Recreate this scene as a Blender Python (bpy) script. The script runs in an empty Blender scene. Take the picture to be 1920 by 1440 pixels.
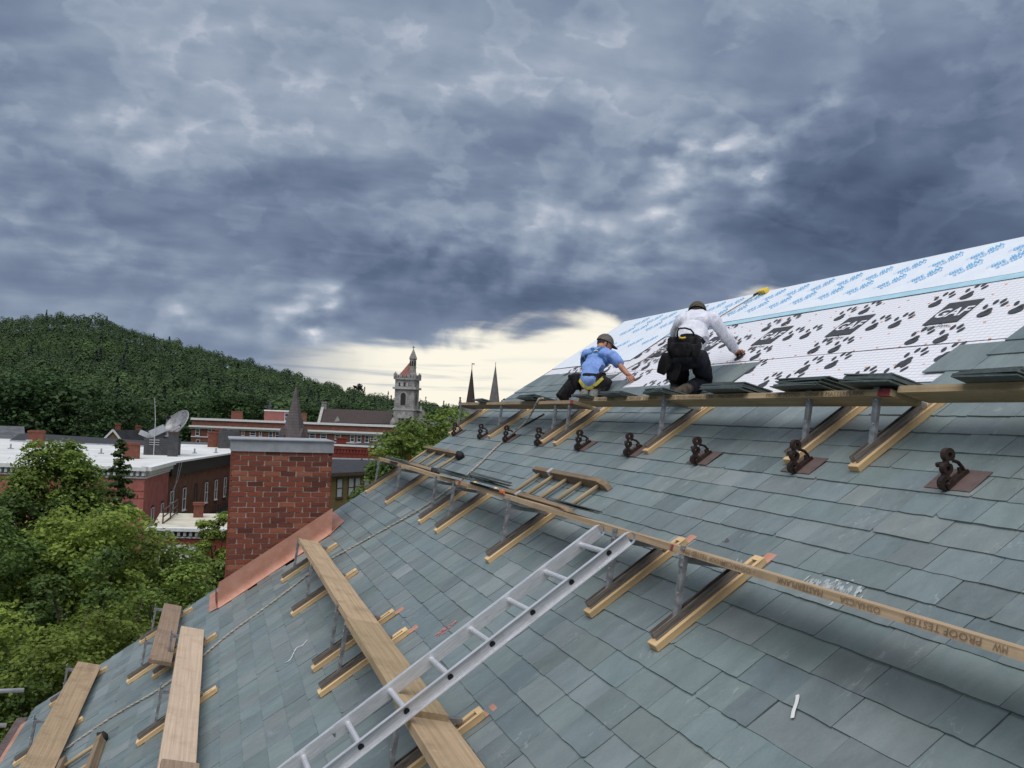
import bpy, bmesh, math, random
import numpy as np
from mathutils import Vector, Matrix, noise
from mathutils.bvhtree import BVHTree

random.seed(7)
RNG = np.random.default_rng(7)
SC = bpy.context.scene
COL = SC.collection
R = math.radians

# ------------------------------------------------------------------ camera
CAM_Z = 12.5                      # eye height over the street
F_PX, PITCH, ROLL, YAW, SLOPE = 1604.24, R(2.3194), R(2.0541), R(18.9001), R(34.1898)
cam_fw = Vector((math.sin(YAW)*math.cos(PITCH), math.cos(YAW)*math.cos(PITCH), math.sin(PITCH)))
_r0 = Vector((math.cos(YAW), -math.sin(YAW), 0)); _u0 = _r0.cross(cam_fw)
cam_r = _r0*math.cos(ROLL) + _u0*math.sin(ROLL)
cam_u = _u0*math.cos(ROLL) - _r0*math.sin(ROLL)
cam_data = bpy.data.cameras.new('camera'); cam = bpy.data.objects.new('camera', cam_data); COL.objects.link(cam)
cam_data.sensor_width = 36; cam_data.lens = F_PX/1920*36; cam_data.clip_start = 0.05; cam_data.clip_end = 6000
m = Matrix.Identity(4)
for i in range(3):
    m[i][0], m[i][1], m[i][2] = cam_r[i], cam_u[i], -cam_fw[i]
m[2][3] = CAM_Z
cam.matrix_world = m
SC.camera = cam

# ------------------------------------------------------------------ sky
SUN_EL, SUN_AZ = R(66), R(215)    # azimuth clockwise from +Y
EXPOSURE = 1.0
SKY_STRENGTH = 0.58
world = bpy.data.worlds.new('World'); SC.world = world; world.use_nodes = True
def build_sky():
    nt = world.node_tree; nt.nodes.clear(); L = nt.links.new
    def nd(t, **k):
        n = nt.nodes.new(t)
        for a, b in k.items(): setattr(n, a, b)
        return n
    def put(sock, v):
        if hasattr(v, 'node'): L(v, sock)
        else: sock.default_value = v
    def mt(op, a, b=None, c=None, clamp=False):
        n = nd('ShaderNodeMath', operation=op, use_clamp=clamp); put(n.inputs[0], a)
        if b is not None: put(n.inputs[1], b)
        if c is not None: put(n.inputs[2], c)
        return n.outputs[0]
    def sstep(a, b, x):
        n = nd('ShaderNodeMapRange', interpolation_type='SMOOTHSTEP'); put(n.inputs[0], x)
        n.inputs[1].default_value = a; n.inputs[2].default_value = b
        return n.outputs[0]
    tc = nd('ShaderNodeTexCoord'); sep = nd('ShaderNodeSeparateXYZ'); L(tc.outputs['Generated'], sep.inputs[0])
    x, y, z = sep.outputs
    az = mt('MULTIPLY', mt('SUBTRACT', mt('ARCTAN2', x, y), YAW), 57.2958)
    az = mt('WRAP', az, 180, -180)
    el = mt('MULTIPLY', mt('ARCSINE', z), 57.2958)
    # cloud sheet: direction pierces a flat layer overhead, flattened towards the horizon
    zz = mt('ADD', mt('MAXIMUM', z, 0.0), 0.16)
    cmb = nd('ShaderNodeCombineXYZ'); L(mt('DIVIDE', x, zz), cmb.inputs[0]); L(mt('DIVIDE', y, zz), cmb.inputs[1])
    sheet = nd('ShaderNodeMapping'); sheet.inputs['Rotation'].default_value = (0, 0, R(-38)); sheet.inputs['Scale'].default_value = (0.75, 1.35, 1)
    L(cmb.outputs[0], sheet.inputs[0])
    def noise_(vec, scale, detail=6, rough=.5, dist=0., ofs=(0, 0, 0), dims='2D'):
        mp = nd('ShaderNodeMapping'); mp.inputs['Location'].default_value = ofs; L(vec, mp.inputs[0])
        n = nd('ShaderNodeTexNoise', noise_dimensions=dims); L(mp.outputs[0], n.inputs['Vector'])
        n.inputs['Scale'].default_value = scale; n.inputs['Detail'].default_value = detail
        n.inputs['Roughness'].default_value = rough; n.inputs['Distortion'].default_value = dist
        return n.outputs['Fac']
    # angular coordinates (degrees) for the heaped, side-seen part of the clouds
    ang = nd('ShaderNodeCombineXYZ'); L(mt('MULTIPLY', az, .1), ang.inputs[0]); L(mt('MULTIPLY', el, .16), ang.inputs[1])
    ANG = ang.outputs[0]; SH = sheet.outputs[0]
    soft = noise_(ANG, .8, 3, .45, .2, (5.2, 1.4, .6))
    big = noise_(SH, .8, 5, .48, .15, (3.1, 1.2, 0))
    fine = noise_(SH, 2.2, 7, .52, .1, (8, 2, .5))
    bil = noise_(ANG, 1.9, 6, .5, .0, (2.2, 5.1, 1.3))
    bil_lit = noise_(ANG, 1.9, 6, .5, .0, (2.2+.07, 5.1-.12, 1.3))
    slow = noise_(ANG, 1.1, 3, .45, 0, (7.7, 3.3, 0))
    relief = mt('MULTIPLY', mt('SUBTRACT', bil, bil_lit), 2.2)
    wisp = noise_(ANG, 1.1, 5, .5, .6, (1, 9, 2))
    azw = mt('ADD', az, mt('MULTIPLY', mt('SUBTRACT', slow, .5), 9.0))
    elw = mt('ADD', el, mt('MULTIPLY', mt('SUBTRACT', bil, .5), 5.0))
    def blob(a0, e0, sa, se, shear=0.):
        da = mt('MULTIPLY', mt('SUBTRACT', azw, a0), 1/sa)
        de = mt('SUBTRACT', elw, e0)
        if shear: de = mt('SUBTRACT', de, mt('MULTIPLY', mt('SUBTRACT', azw, a0), shear))
        de = mt('MULTIPLY', de, 1/se)
        q = mt('ADD', mt('MULTIPLY', da, da), mt('MULTIPLY', de, de))
        return mt('POWER', 2.718, mt('MULTIPLY', q, -1.0))
    def total(lst):
        acc = None
        for w, *b in lst:
            v = mt('MULTIPLY', blob(*b), w); acc = v if acc is None else mt('ADD', acc, v)
        return acc
    bright = total([(1.25, -12.2, 6.9, 3.0, 2.0, .05), (.6, -20.8, 6.0, 2.6, 1.2), (.5, -30.0, 10.6, 2.2, 1.1, .1),
                    (.26, -23.5, 9.2, 4.2, 1.2, .1), (.28, -27.5, 17.0, 5.0, 2.0, .1), (.85, 18.4, 19.4, 2.4, 2.0, .8),
                    (.8, 15.4, 17.0, 2.2, 2.0, -.5), (.8, 11.4, 18.0, 2.8, 1.8, .5), (.6, 8.8, 14.6, 2.6, 2.8, .3),
                    (.55, 3.0, 12.4, 3.2, 2.4, .2), (.45, -3.5, 10.4, 3.0, 1.8, .2), (.16, -8, 21, 4.5, 1.8)])
    veil_ = total([(.15, -20, 22, 16, 6., .1), (.12, 4, 23.5, 12, 3.5), (.10, 8, 15, 9, 4, .4), (.10, -24, 9, 8, 3)])
    dark = total([(.27, 26, 16.0, 10, 6.5, .1), (.24, 3, 8.6, 12, 1.9, .03), (.20, 17, 12.2, 10, 2.6, .1), (.13, 25, 10, 8, 2.6), (.15, -17, 13.0, 9, 2.6, .1), (.08, -27, 7.4, 7, 1.2), (.10, -6, 10, 7, 1.6), (.10, 16, 24, 9, 3)])
    tone = mt('ADD', .455, mt('MULTIPLY', mt('SUBTRACT', big, .5), .46))
    tone = mt('ADD', tone, mt('MULTIPLY', mt('SUBTRACT', soft, .5), .30))
    tone = mt('ADD', tone, mt('MULTIPLY', mt('MULTIPLY', mt('SUBTRACT', fine, .5), sstep(1, 16, el)), .30))
    tone = mt('SUBTRACT', mt('ADD', tone, veil_), dark)
    warp = nd('ShaderNodeVectorMath', operation='ADD'); L(ANG, warp.inputs[0])
    wc = nd('ShaderNodeCombineXYZ'); L(mt('MULTIPLY', bil, .30), wc.inputs[0]); L(mt('MULTIPLY', slow, -.35), wc.inputs[1]); L(wc.outputs[0], warp.inputs[1])
    def cells(scale, ofs):
        mp = nd('ShaderNodeMapping'); mp.inputs['Location'].default_value = ofs; L(warp.outputs[0], mp.inputs[0])
        v = nd('ShaderNodeTexVoronoi', feature='SMOOTH_F1', voronoi_dimensions='2D'); v.inputs['Scale'].default_value = scale; v.inputs['Smoothness'].default_value = .55; L(mp.outputs[0], v.inputs['Vector']); return v.outputs['Distance']
    c1, c2, c3 = cells(3.4, (0, 0, 0)), cells(3.4, (.06, -.09, 0)), cells(8.0, (.3, .2, 0))
    lump = mt('ADD', mt('MULTIPLY', mt('SUBTRACT', c1, c2), 1.3), mt('ADD', mt('MULTIPLY', mt('SUBTRACT', .42, c1), .75), mt('MULTIPLY', mt('SUBTRACT', .42, c3), .30)))
    puff = mt('ADD', mt('ADD', .42, mt('MULTIPLY', relief, .7)), mt('ADD', lump, mt('MULTIPLY', mt('SUBTRACT', bil, .5), .9)))
    tone = mt('ADD', tone, mt('MULTIPLY', bright, mt('MULTIPLY', mt('MAXIMUM', puff, .0), .44)))
    tone = mt('ADD', tone, mt('MULTIPLY', relief, .10))
    tone = mt('ADD', tone, mt('MULTIPLY', lump, mt('MULTIPLY', sstep(26, 8, el), .10)))
    # banked edges: each layer has a crisp lit rim that fades into the next
    def bank(vec, scale, lo, amt, ofs, det=6):
        n = noise_(vec, scale, det, .52, .12, ofs)
        return mt('MULTIPLY', mt('SUBTRACT', sstep(lo, lo+.075, n), sstep(lo+.05, lo+.22, n)), amt)
    low = sstep(2, 12, el)
    banks = mt('ADD', bank(SH, .9, .44, .085, (1.7, 4.2, 0), 5), mt('ADD', bank(SH, 1.7, .50, .055, (6.1, .4, 0), 5), bank(ANG, 1.5, .50, .085, (3.3, 8.1, 0), 5)))
    tone = mt('ADD', tone, mt('MULTIPLY', mt('SUBTRACT', banks, .055), low))
    ramp = nd('ShaderNodeValToRGB'); e = ramp.color_ramp.elements
    def lin(r, g, b): return tuple(((c/255+.055)/1.055)**2.4 for c in (r, g, b)) + (1,)
    e[0].position = 0.; e[0].color = lin(67, 80, 104); e[1].position = 1.; e[1].color = lin(214, 214, 213)
    for p, c in ((.22, (88, 102, 126)), (.45, (114, 128, 150)), (.68, (145, 157, 174)), (.85, (184, 189, 200))):
        k = e.new(p); k.color = lin(*c)
    L(tone, ramp.inputs[0])
    # the clear strip under the cloud deck
    edge = mt('ADD', 5.9, mt('MULTIPLY', az, .145))
    edge = mt('ADD', edge, mt('MULTIPLY', mt('SUBTRACT', wisp, .5), 4.2))
    edge = mt('ADD', edge, mt('MULTIPLY', mt('SUBTRACT', fine, .5), 2.0))
    edge = mt('SUBTRACT', edge, mt('MULTIPLY', blob(10.5, 6, 2.4, 9), 1.2))
    gap = sstep(-.55, .75, mt('SUBTRACT', edge, el))
    side = mt('MULTIPLY', sstep(-17, -7, mt('ADD', az, mt('MULTIPLY', mt('SUBTRACT', wisp, .5), 9))), mt('SUBTRACT', 1, sstep(70, 110, az)))
    streak = nd('ShaderNodeCombineXYZ'); L(mt('MULTIPLY', az, .05), streak.inputs[0]); L(mt('MULTIPLY', el, .75), streak.inputs[1])
    st = noise_(streak.outputs[0], 1.5, 5, .5, .4, (4, 1.5, 0))
    stm = mt('MULTIPLY', sstep(.46, .7, st), mt('SUBTRACT', 1.0, sstep(-8, 4, az)))
    stm = mt('ADD', mt('MULTIPLY', stm, .75), mt('MULTIPLY', sstep(.5, .75, st), .16))
    sky = nd('ShaderNodeTexSky', sky_type='NISHITA', sun_disc=False)
    sky.sun_elevation = SUN_EL; sky.sun_rotation = SUN_AZ
    skyd = nd('ShaderNodeVectorMath', operation='SCALE'); L(sky.outputs[0], skyd.inputs[0]); skyd.inputs[3].default_value = 0.03
    cream = nd('ShaderNodeMix', data_type='RGBA'); cream.inputs[0].default_value = .88
    L(skyd.outputs[0], cream.inputs[6]); cream.inputs[7].default_value = lin(249, 243, 226)
    veil = nd('ShaderNodeMix', data_type='RGBA'); L(stm, veil.inputs[0]); L(cream.outputs[2], veil.inputs[6]); veil.inputs[7].default_value = lin(150, 163, 176)
    mix = nd('ShaderNodeMix', data_type='RGBA'); L(mt('MULTIPLY', gap, side), mix.inputs[0]); L(ramp.outputs[0], mix.inputs[6]); L(veil.outputs[2], mix.inputs[7])
    bg = nd('ShaderNodeBackground'); L(mix.outputs[2], bg.inputs[0]); bg.inputs[1].default_value = SKY_STRENGTH
    out = nd('ShaderNodeOutputWorld'); L(bg.outputs[0], out.inputs[0])
build_sky()
world.cycles.sampling_method = 'MANUAL'; world.cycles.sample_map_resolution = 512

# ------------------------------------------------------------------ daylight through the clouds
sun_data = bpy.data.lights.new('sun', 'SUN'); sun = bpy.data.objects.new('sun', sun_data); COL.objects.link(sun)
sun_data.energy = 1.5; sun_data.angle = R(75); sun_data.color = (1.0, .975, .94)
_sd = Vector((math.sin(SUN_AZ)*math.cos(SUN_EL), math.cos(SUN_AZ)*math.cos(SUN_EL), math.sin(SUN_EL)))
sun.rotation_euler = _sd.to_track_quat('Z', 'Y').to_euler(); sun.location = (0, 0, 60)
SC.view_settings.view_transform = 'Standard'; SC.view_settings.look = 'None'
SC.view_settings.exposure = EXPOSURE; SC.view_settings.gamma = 1.0; SC.view_settings.use_curve_mapping = False
SC.cycles.max_bounces = 6; SC.cycles.transparent_max_bounces = 8

# ------------------------------------------------------------------ frames
SV = Vector((math.cos(SLOPE), 0, math.sin(SLOPE))); NV = Vector((-math.sin(SLOPE), 0, math.cos(SLOPE))); YV = Vector((0, 1, 0))
ROOF_D = 2.3                      # the roof plane lies this far below the eye, square to it
def RF(y, v, h=0.):               # roof coordinates: along the ridge, up the slope, off the slates
    return SV*v + YV*y + NV*(h-ROOF_D) + Vector((0, 0, CAM_Z))
ROOF_ROT = (0, -SLOPE, 0)
def street(px, py, dist):         # a far point of the town from its bearing and horizontal distance
    d = (cam_r*(px-960) - cam_u*(py-720))/F_PX + cam_fw
    k = dist/math.hypot(d.x, d.y)
    return Vector((d.x*k, d.y*k, d.z*k + CAM_Z))

# ------------------------------------------------------------------ mesh building
class MB:
    def __init__(s): s.v = []; s.f = []; s.c = []; s.mi = []; s.cur = None; s.m = 0
    def face(s, *idx):
        s.f.append(tuple(idx)); s.c.append(s.cur); s.mi.append(s.m)
    def add(s, pts): 
        n = len(s.v); s.v += [tuple(p) for p in pts]; return n
    def box(s, c, d, rot=None, taper=1.):
        c = Vector(c); hx, hy, hz = d[0]/2, d[1]/2, d[2]/2
        P = []
        for z, t in ((-hz, 1), (hz, taper)):
            for x, y in ((-hx, -hy), (hx, -hy), (hx, hy), (-hx, hy)):
                p = Vector((x*t, y*t, z)); P.append(c + (rot @ p if rot else p))
        n = s.add(P)
        for q in ((0, 3, 2, 1), (4, 5, 6, 7), (0, 1, 5, 4), (1, 2, 6, 5), (2, 3, 7, 6), (3, 0, 4, 7)): s.face(*[n+i for i in q])
    def span(s, a, b): s.box([(a[i]+b[i])/2 for i in range(3)], [abs(b[i]-a[i]) for i in range(3)])
    def bar(s, a, b, w, t, up=(0, 0, 1)):
        a, b = Vector(a), Vector(b); z = (b-a); l = z.length; z.normalize()
        x = Vector(up).cross(z)
        if x.length < 1e-5: x = Vector((1, 0, 0)).cross(z)
        x.normalize(); y = z.cross(x)
        s.box((a+b)/2, (w, t, l), Matrix((x, y, z)).transposed())
    def tube(s, pts, r, n=8, caps=True, up=None):
        pts = [Vector(p) for p in pts]; rs = r if hasattr(r, '__len__') else [r]*len(pts)
        rings = []; ref = None
        for i, p in enumerate(pts):
            t = (pts[min(i+1, len(pts)-1)] - pts[max(i-1, 0)])
            if t.length < 1e-9: t = Vector((0, 0, 1))
            t.normalize()
            if ref is None:
                ref = Vector((0, 0, 1)) if abs(t.z) < .9 else Vector((1, 0, 0))
            x = ref - t*ref.dot(t)
            if x.length < 1e-6: x = t.orthogonal()
            x.normalize(); ref = x; y = t.cross(x)
            rings.append(s.add([p + (x*math.cos(a)+y*math.sin(a))*rs[i] for a in [2*math.pi*k/n for k in range(n)]]))
        for a, b in zip(rings, rings[1:]):
            for k in range(n): s.face(a+k, a+(k+1) % n, b+(k+1) % n, b+k)
        if caps:
            s.face(*[rings[0]+k for k in reversed(range(n))]); s.face(*[rings[-1]+k for k in range(n)])
    def prism(s, poly, o, ex, ey, ez, d):    # 2D outline extruded by d along ez
        o, ex, ey, ez = Vector(o), Vector(ex), Vector(ey), Vector(ez); n = len(poly)
        a = s.add([o+ex*p[0]+ey*p[1] for p in poly]); b = s.add([o+ex*p[0]+ey*p[1]+ez*d for p in poly])
        s.face(*[a+k for k in reversed(range(n))]); s.face(*[b+k for k in range(n)])
        for k in range(n): s.face(a+k, a+(k+1) % n, b+(k+1) % n, b+k)
    def lathe(s, prof, n, o=(0, 0, 0), turn=0., caps=True):   # (r, z) profile
        o = Vector(o); rings = []
        for r, z in prof:
            rings.append(s.add([o+Vector((r*math.cos(turn+2*math.pi*k/n), r*math.sin(turn+2*math.pi*k/n), z)) for k in range(n)]))
        for a, b in zip(rings, rings[1:]):
            for k in range(n): s.face(a+k, a+(k+1) % n, b+(k+1) % n, b+k)
        if caps:
            s.face(*[rings[0]+k for k in reversed(range(n))]); s.face(*[rings[-1]+k for k in range(n)])
    def ball(s, c, r, n=10, m_=7, sc=(1, 1, 1), rot=None):
        c = Vector(c); P = []
        for j in range(m_+1):
            th = math.pi*j/m_
            for k in range(n):
                p = Vector((math.sin(th)*math.cos(2*math.pi*k/n)*sc[0], math.sin(th)*math.sin(2*math.pi*k/n)*sc[1], math.cos(th)*sc[2]))*r
                P.append(c+(rot @ p if rot else p))
        b = s.add(P)
        for j in range(m_):
            for k in range(n): s.face(b+j*n+k, b+(j+1)*n+k, b+(j+1)*n+(k+1) % n, b+j*n+(k+1) % n)
    def mesh(s, name, mats, smooth=False, bevel=0):
        me = bpy.data.meshes.new(name); me.from_pydata(s.v, [], s.f)
        for mt_ in (mats if isinstance(mats, (list, tuple)) else [mats]): me.materials.append(mt_)
        if any(s.mi): me.polygons.foreach_set('material_index', s.mi)
        if any(c is not None for c in s.c):
            at = me.attributes.new('tint', 'FLOAT_COLOR', 'CORNER'); buf = []
            for f, c in zip(s.f, s.c): buf += list(c or (1, 1, 1, 1))*len(f)
            at.data.foreach_set('color', buf)
        if bevel:
            bm = bmesh.new(); bm.from_mesh(me); bmesh.ops.remove_doubles(bm, verts=bm.verts, dist=1e-6)
            bmesh.ops.bevel(bm, geom=list(bm.edges), offset=bevel, segments=1, affect='EDGES', profile=.5, clamp_overlap=True)
            bm.to_mesh(me); bm.free()
        if smooth: me.polygons.foreach_set('use_smooth', [True]*len(me.polygons))
        me.update(); return me
    def build(s, name, mats, parent=None, smooth=False, bevel=0, **k):
        return obj(name, s.mesh(name, mats, smooth, bevel), parent, **k)

def obj(name, me, parent=None, loc=None, rot=None, kind=None, label=None):
    o = bpy.data.objects.new(name, me); COL.objects.link(o)
    if parent: o.parent = parent
    if loc is not None: o.location = loc
    if rot is not None: o.rotation_euler = rot
    if kind: o['kind'] = kind
    if label: o['label'] = label
    return o
def tag(o, label, cat, group=None):
    o['label'] = label; o['category'] = cat
    if group: o['group'] = group
    return o
def thing(name, label, cat, loc=(0, 0, 0), rot=(0, 0, 0), group=None):
    o = bpy.data.objects.new(name, None); COL.objects.link(o); o.empty_display_size = .2
    o.location = loc; o.rotation_euler = rot
    return tag(o, label, cat, group)
def copy_tree(o, parent=None):
    c = o.copy(); COL.objects.link(c); c.parent = parent
    for ch in list(o.children): copy_tree(ch, c)
    return c

# ------------------------------------------------------------------ materials
def srgb(r, g, b): return tuple(((c/255+.055)/1.055)**2.4 if c > 10 else c/255/12.92 for c in (r, g, b))
class NT:
    def __init__(s, name):
        s.m = bpy.data.materials.new(name); s.m.use_nodes = True; s.t = s.m.node_tree; s.t.nodes.clear()
        s.out = s.n('ShaderNodeOutputMaterial'); s.b = s.n('ShaderNodeBsdfPrincipled'); s.l(s.b.outputs[0], s.out.inputs[0])
        s.tc = s.n('ShaderNodeTexCoord')
    def n(s, t, **k):
        x = s.t.nodes.new(t)
        for a, b in k.items(): setattr(x, a, b)
        return x
    def l(s, a, b): s.t.links.new(a, b)
    def put(s, sock, v):
        if hasattr(v, 'node'): s.l(v, sock)
        elif isinstance(v, tuple) and len(v) == 3 and sock.type == 'RGBA': sock.default_value = v + (1,)
        else: sock.default_value = v
    def vec(s, scale=(1, 1, 1), rot=(0, 0, 0), loc=(0, 0, 0), src='Object'):
        mp = s.n('ShaderNodeMapping'); s.l(s.tc.outputs[src], mp.inputs[0])
        mp.inputs['Scale'].default_value = scale; mp.inputs['Rotation'].default_value = rot; mp.inputs['Location'].default_value = loc
        return mp.outputs[0]
    def noise(s, scale, detail=4, rough=.55, vec=None, dist=0):
        x = s.n('ShaderNodeTexNoise'); x.inputs['Scale'].default_value = scale; x.inputs['Detail'].default_value = detail
        x.inputs['Roughness'].default_value = rough; x.inputs['Distortion'].default_value = dist
        s.l(vec if vec is not None else s.tc.outputs['Object'], x.inputs['Vector']); return x.outputs['Fac']
    def voro(s, scale, vec=None, feature='F1', out='Distance'):
        x = s.n('ShaderNodeTexVoronoi', feature=feature); x.inputs['Scale'].default_value = scale
        s.l(vec if vec is not None else s.tc.outputs['Object'], x.inputs['Vector']); return x.outputs[out]
    def step(s, a, b, x, lo=0., hi=1.):
        q = s.n('ShaderNodeMapRange', interpolation_type='SMOOTHSTEP'); s.put(q.inputs[0], x)
        q.inputs[1].default_value = a; q.inputs[2].default_value = b; q.inputs[3].default_value = lo; q.inputs[4].default_value = hi
        return q.outputs[0]
    def math(s, op, a, b=0., clamp=False):
        q = s.n('ShaderNodeMath', operation=op, use_clamp=clamp); s.put(q.inputs[0], a); s.put(q.inputs[1], b); return q.outputs[0]
    def mix(s, f, a, b, mode='MIX'):
        q = s.n('ShaderNodeMix', data_type='RGBA', blend_type=mode); s.put(q.inputs[0], f); s.put(q.inputs[6], a); s.put(q.inputs[7], b)
        return q.outputs[2]
    def attr(s, name):
        q = s.n('ShaderNodeAttribute', attribute_name=name); return q.outputs['Color']
    def rnd(s): return s.n('ShaderNodeObjectInfo').outputs['Random']
    def bump(s, h, strength=.3, dist=.01):
        q = s.n('ShaderNodeBump'); q.inputs['Strength'].default_value = strength; q.inputs['Distance'].default_value = dist
        s.l(h, q.inputs['Height']); s.l(q.outputs[0], s.b.inputs['Normal'])
    def set(s, col=None, rough=None, metal=None, spec=None):
        if col is not None: s.put(s.b.inputs['Base Color'], col)
        if rough is not None: s.put(s.b.inputs['Roughness'], rough)
        if metal is not None: s.b.inputs['Metallic'].default_value = metal
        if spec is not None: s.b.inputs['Specular IOR Level'].default_value = spec
        return s.m
M = {}
def plain(name, col, rough=.6, var=.12, scale=8., metal=0., bump=.0, spec=.4):
    t = NT(name); n = t.noise(scale, 5, .6)
    lo = tuple(c*(1-var) for c in col); hi = tuple(min(1, c*(1+var)) for c in col)
    c = t.mix(t.step(.3, .7, n), lo, hi)
    if bump: t.bump(n, bump, .01)
    M[name] = t.set(c, rough, metal, spec); return M[name]
def wood(name, a, b, axis='x', rough=.75, stain=.25, fine=1.):
    t = NT(name); sc = {'x': (.5, 34, 34), 'y': (34, .5, 34), 'z': (34, 34, .5)}[axis]
    g = t.noise(1.6*fine, 6, .65, t.vec(sc), .25); w = t.noise(2.6, 7, .68); k = t.noise(11, 5, .7)
    r_ = t.rnd()
    c = t.mix(t.step(.25, .75, g), a, b)
    c = t.mix(t.math('MULTIPLY', t.step(.45, .75, w), stain), c, tuple(x*.48 for x in a)); c = t.mix(t.math('MULTIPLY', t.step(.55, .75, k), stain*.6), c, tuple(min(1, x*1.5) for x in b))
    hsv = t.n('ShaderNodeHueSaturation'); t.l(c, hsv.inputs['Color']); t.put(hsv.inputs['Value'], t.math('ADD', t.math('MULTIPLY', r_, .3), .85))
    t.bump(g, .35, .004); M[name] = t.set(hsv.outputs[0], rough, spec=.25); return M[name]
def make_materials():
    # slate: every piece carries its own tint
    t = NT('slate'); tint = t.attr('tint')
    ob = t.tc.outputs['Object']
    streak = t.noise(3.4, 7, .66, t.vec((.8, 1.7, 1), (0, 0, .25)), .3)
    mott = t.noise(17, 6, .68); grain = t.noise(70, 3, .6); vein = t.noise(3.0, 4, .55, t.vec((.7, 1.8, 1), (0, 0, .5)), .8); scuff = t.noise(2.1, 7, .68, t.vec((.8, 1.6, 1), (0, 0, .4)), .7)
    c = t.mix(.42, tint, t.mix(t.step(.3, .7, streak), (.30, .32, .33), (.66, .68, .68)), 'SOFT_LIGHT')
    c = t.mix(t.math('MULTIPLY', t.step(.35, .7, mott), .35), c, t.mix(.5, c, (.21, .235, .235)))
    c = t.mix(t.math('MULTIPLY', t.step(.58, .80, scuff), .42), c, (.36, .39, .395))
    c = t.mix(t.math('MULTIPLY', t.step(.35, .7, grain), .22), c, t.mix(.5, c, (.10, .115, .12)))
    ln = t.math('MULTIPLY', t.step(.0, .012, t.math('ABSOLUTE', t.math('SUBTRACT', vein, .56)), 1., 0.), t.step(.5, .62, scuff))
    c = t.mix(t.math('MULTIPLY', ln, .36), c, (.44, .46, .46))
    t.bump(t.math('ADD', streak, t.math('MULTIPLY', mott, .6)), .55, .008)
    M['slate'] = t.set(c, t.step(.3, .7, mott, .42, .62), spec=.42)
    plain('slate_dark', (.055, .068, .068), .55, .35, 9)
    t = NT('slate_stacked'); r_ = t.rnd(); n = t.noise(20, 5, .65)
    c = t.mix(r_, (.06, .085, .082), (.11, .125, .125)); c = t.mix(t.math('MULTIPLY', t.step(.4, .8, n), .5), c, (.2, .235, .22))
    t.bump(n, .4, .004); M['slate_stacked'] = t.set(c, .55)
    plain('deck', (.035, .038, .04), .8)
    # woods
    wood('new_pine', srgb(206, 172, 126), srgb(224, 194, 150), 'x', stain=.14)
    wood('plank_new', srgb(158, 136, 106), srgb(190, 168, 134), 'y', stain=.5)
    wood('plank_pale', srgb(170, 148, 128), srgb(198, 176, 154), 'y', stain=.4)
    wood('plank_tan', srgb(152, 130, 104), srgb(186, 162, 132), 'y', stain=.6)
    wood('plank_grey', srgb(132, 112, 94), srgb(160, 140, 120), 'y', stain=.6)
    wood('old_wood_y', srgb(112, 96, 78), srgb(150, 130, 106), 'y', stain=.5)
    wood('old_wood_x', srgb(136, 118, 92), srgb(176, 156, 124), 'x', stain=.4)
    plain('stamp_ink', (.20, .135, .085), .8)
    plain('red_paint', srgb(150, 62, 62), .6, .3, 30)
    # metals
    t = NT('galvanised'); n = t.noise(22, 5, .65); w = t.noise(5, 4, .6)
    c = t.mix(t.step(.3, .7, n), (.22, .225, .23), (.42, .42, .43)); c = t.mix(t.math('MULTIPLY', t.step(.45, .7, w), .6), c, (.17, .15, .125))
    M['galvanised'] = t.set(c, t.step(.3, .7, n, .42, .68), .55)
    t = NT('weathered_channel'); n = t.noise(9, 5, .7, t.vec((.5, 6, 6)))
    M['weathered_channel'] = t.set(t.mix(t.step(.3, .7, n), (.10, .088, .078), (.28, .25, .225)), .6, .35)
    t = NT('aluminium'); n = t.noise(40, 4, .6, t.vec((.25, 4, 4))); w = t.noise(6, 6, .7)
    c = t.mix(t.step(.25, .75, n), (.60, .60, .62), (.80, .80, .82)); c = t.mix(t.math('MULTIPLY', t.step(.5, .75, w), .5), c, (.40, .39, .39))
    t.bump(n, .1, .002); M['aluminium'] = t.set(c, t.step(.3, .7, w, .38, .6), .62)
    plain('tube_dark', (.012, .012, .013), .8)
    t = NT('copper_bright'); n = t.noise(5, 6, .65); w = t.noise(16, 5, .7)
    c = t.mix(t.step(.3, .7, n), (.50, .23, .155), (.62, .33, .24)); c = t.mix(t.math('MULTIPLY', t.step(.62, .74, w), .8), c, (.20, .075, .04))
    t.bump(n, .25, .01); M['copper_bright'] = t.set(c, .55, .25)
    t = NT('copper_brown'); n = t.noise(12, 5, .6)
    M['copper_brown'] = t.set(t.mix(t.step(.3, .7, n), (.115, .080, .072), (.18, .128, .116)), .5, .3)
    t = NT('cast_iron'); n = t.noise(60, 4, .6); w = t.noise(14, 4, .6)
    c = t.mix(t.step(.35, .7, w), (.018, .012, .010), (.055, .030, .022)); t.bump(n, .5, .003)
    M['cast_iron'] = t.set(c, .62, .25)
    plain('bolt', (.6, .6, .62), .35, .1, 40, .8)
    # chimney
    t = NT('chimney_brick'); r_ = t.rnd(); n = t.noise(34, 5, .65); w = t.noise(5, 3, .5, t.vec(src='Object', loc=(3, 0, 0)))
    a = t.mix(r_, (.150, .040, .026), (.345, .098, .052)); 
    ramp = t.n('ShaderNodeValToRGB'); t.l(r_, ramp.inputs[0]); e = ramp.color_ramp.elements
    e[0].color = (.12, .040, .030, 1); e[1].color = (.36, .105, .055, 1)
    for p, c_ in ((.25, (.23, .070, .046)), (.5, (.285, .082, .048)), (.75, (.195, .060, .042)), (.9, (.36, .14, .085))):
        k = e.new(p); k.color = c_ + (1,)
    c = t.mix(t.math('MULTIPLY', t.step(.35, .75, n), .5), ramp.outputs[0], t.mix(.6, ramp.outputs[0], (.05, .026, .022)))
    c = t.mix(t.math('MULTIPLY', t.step(.6, .8, n), .22), c, (.45, .36, .32))
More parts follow.
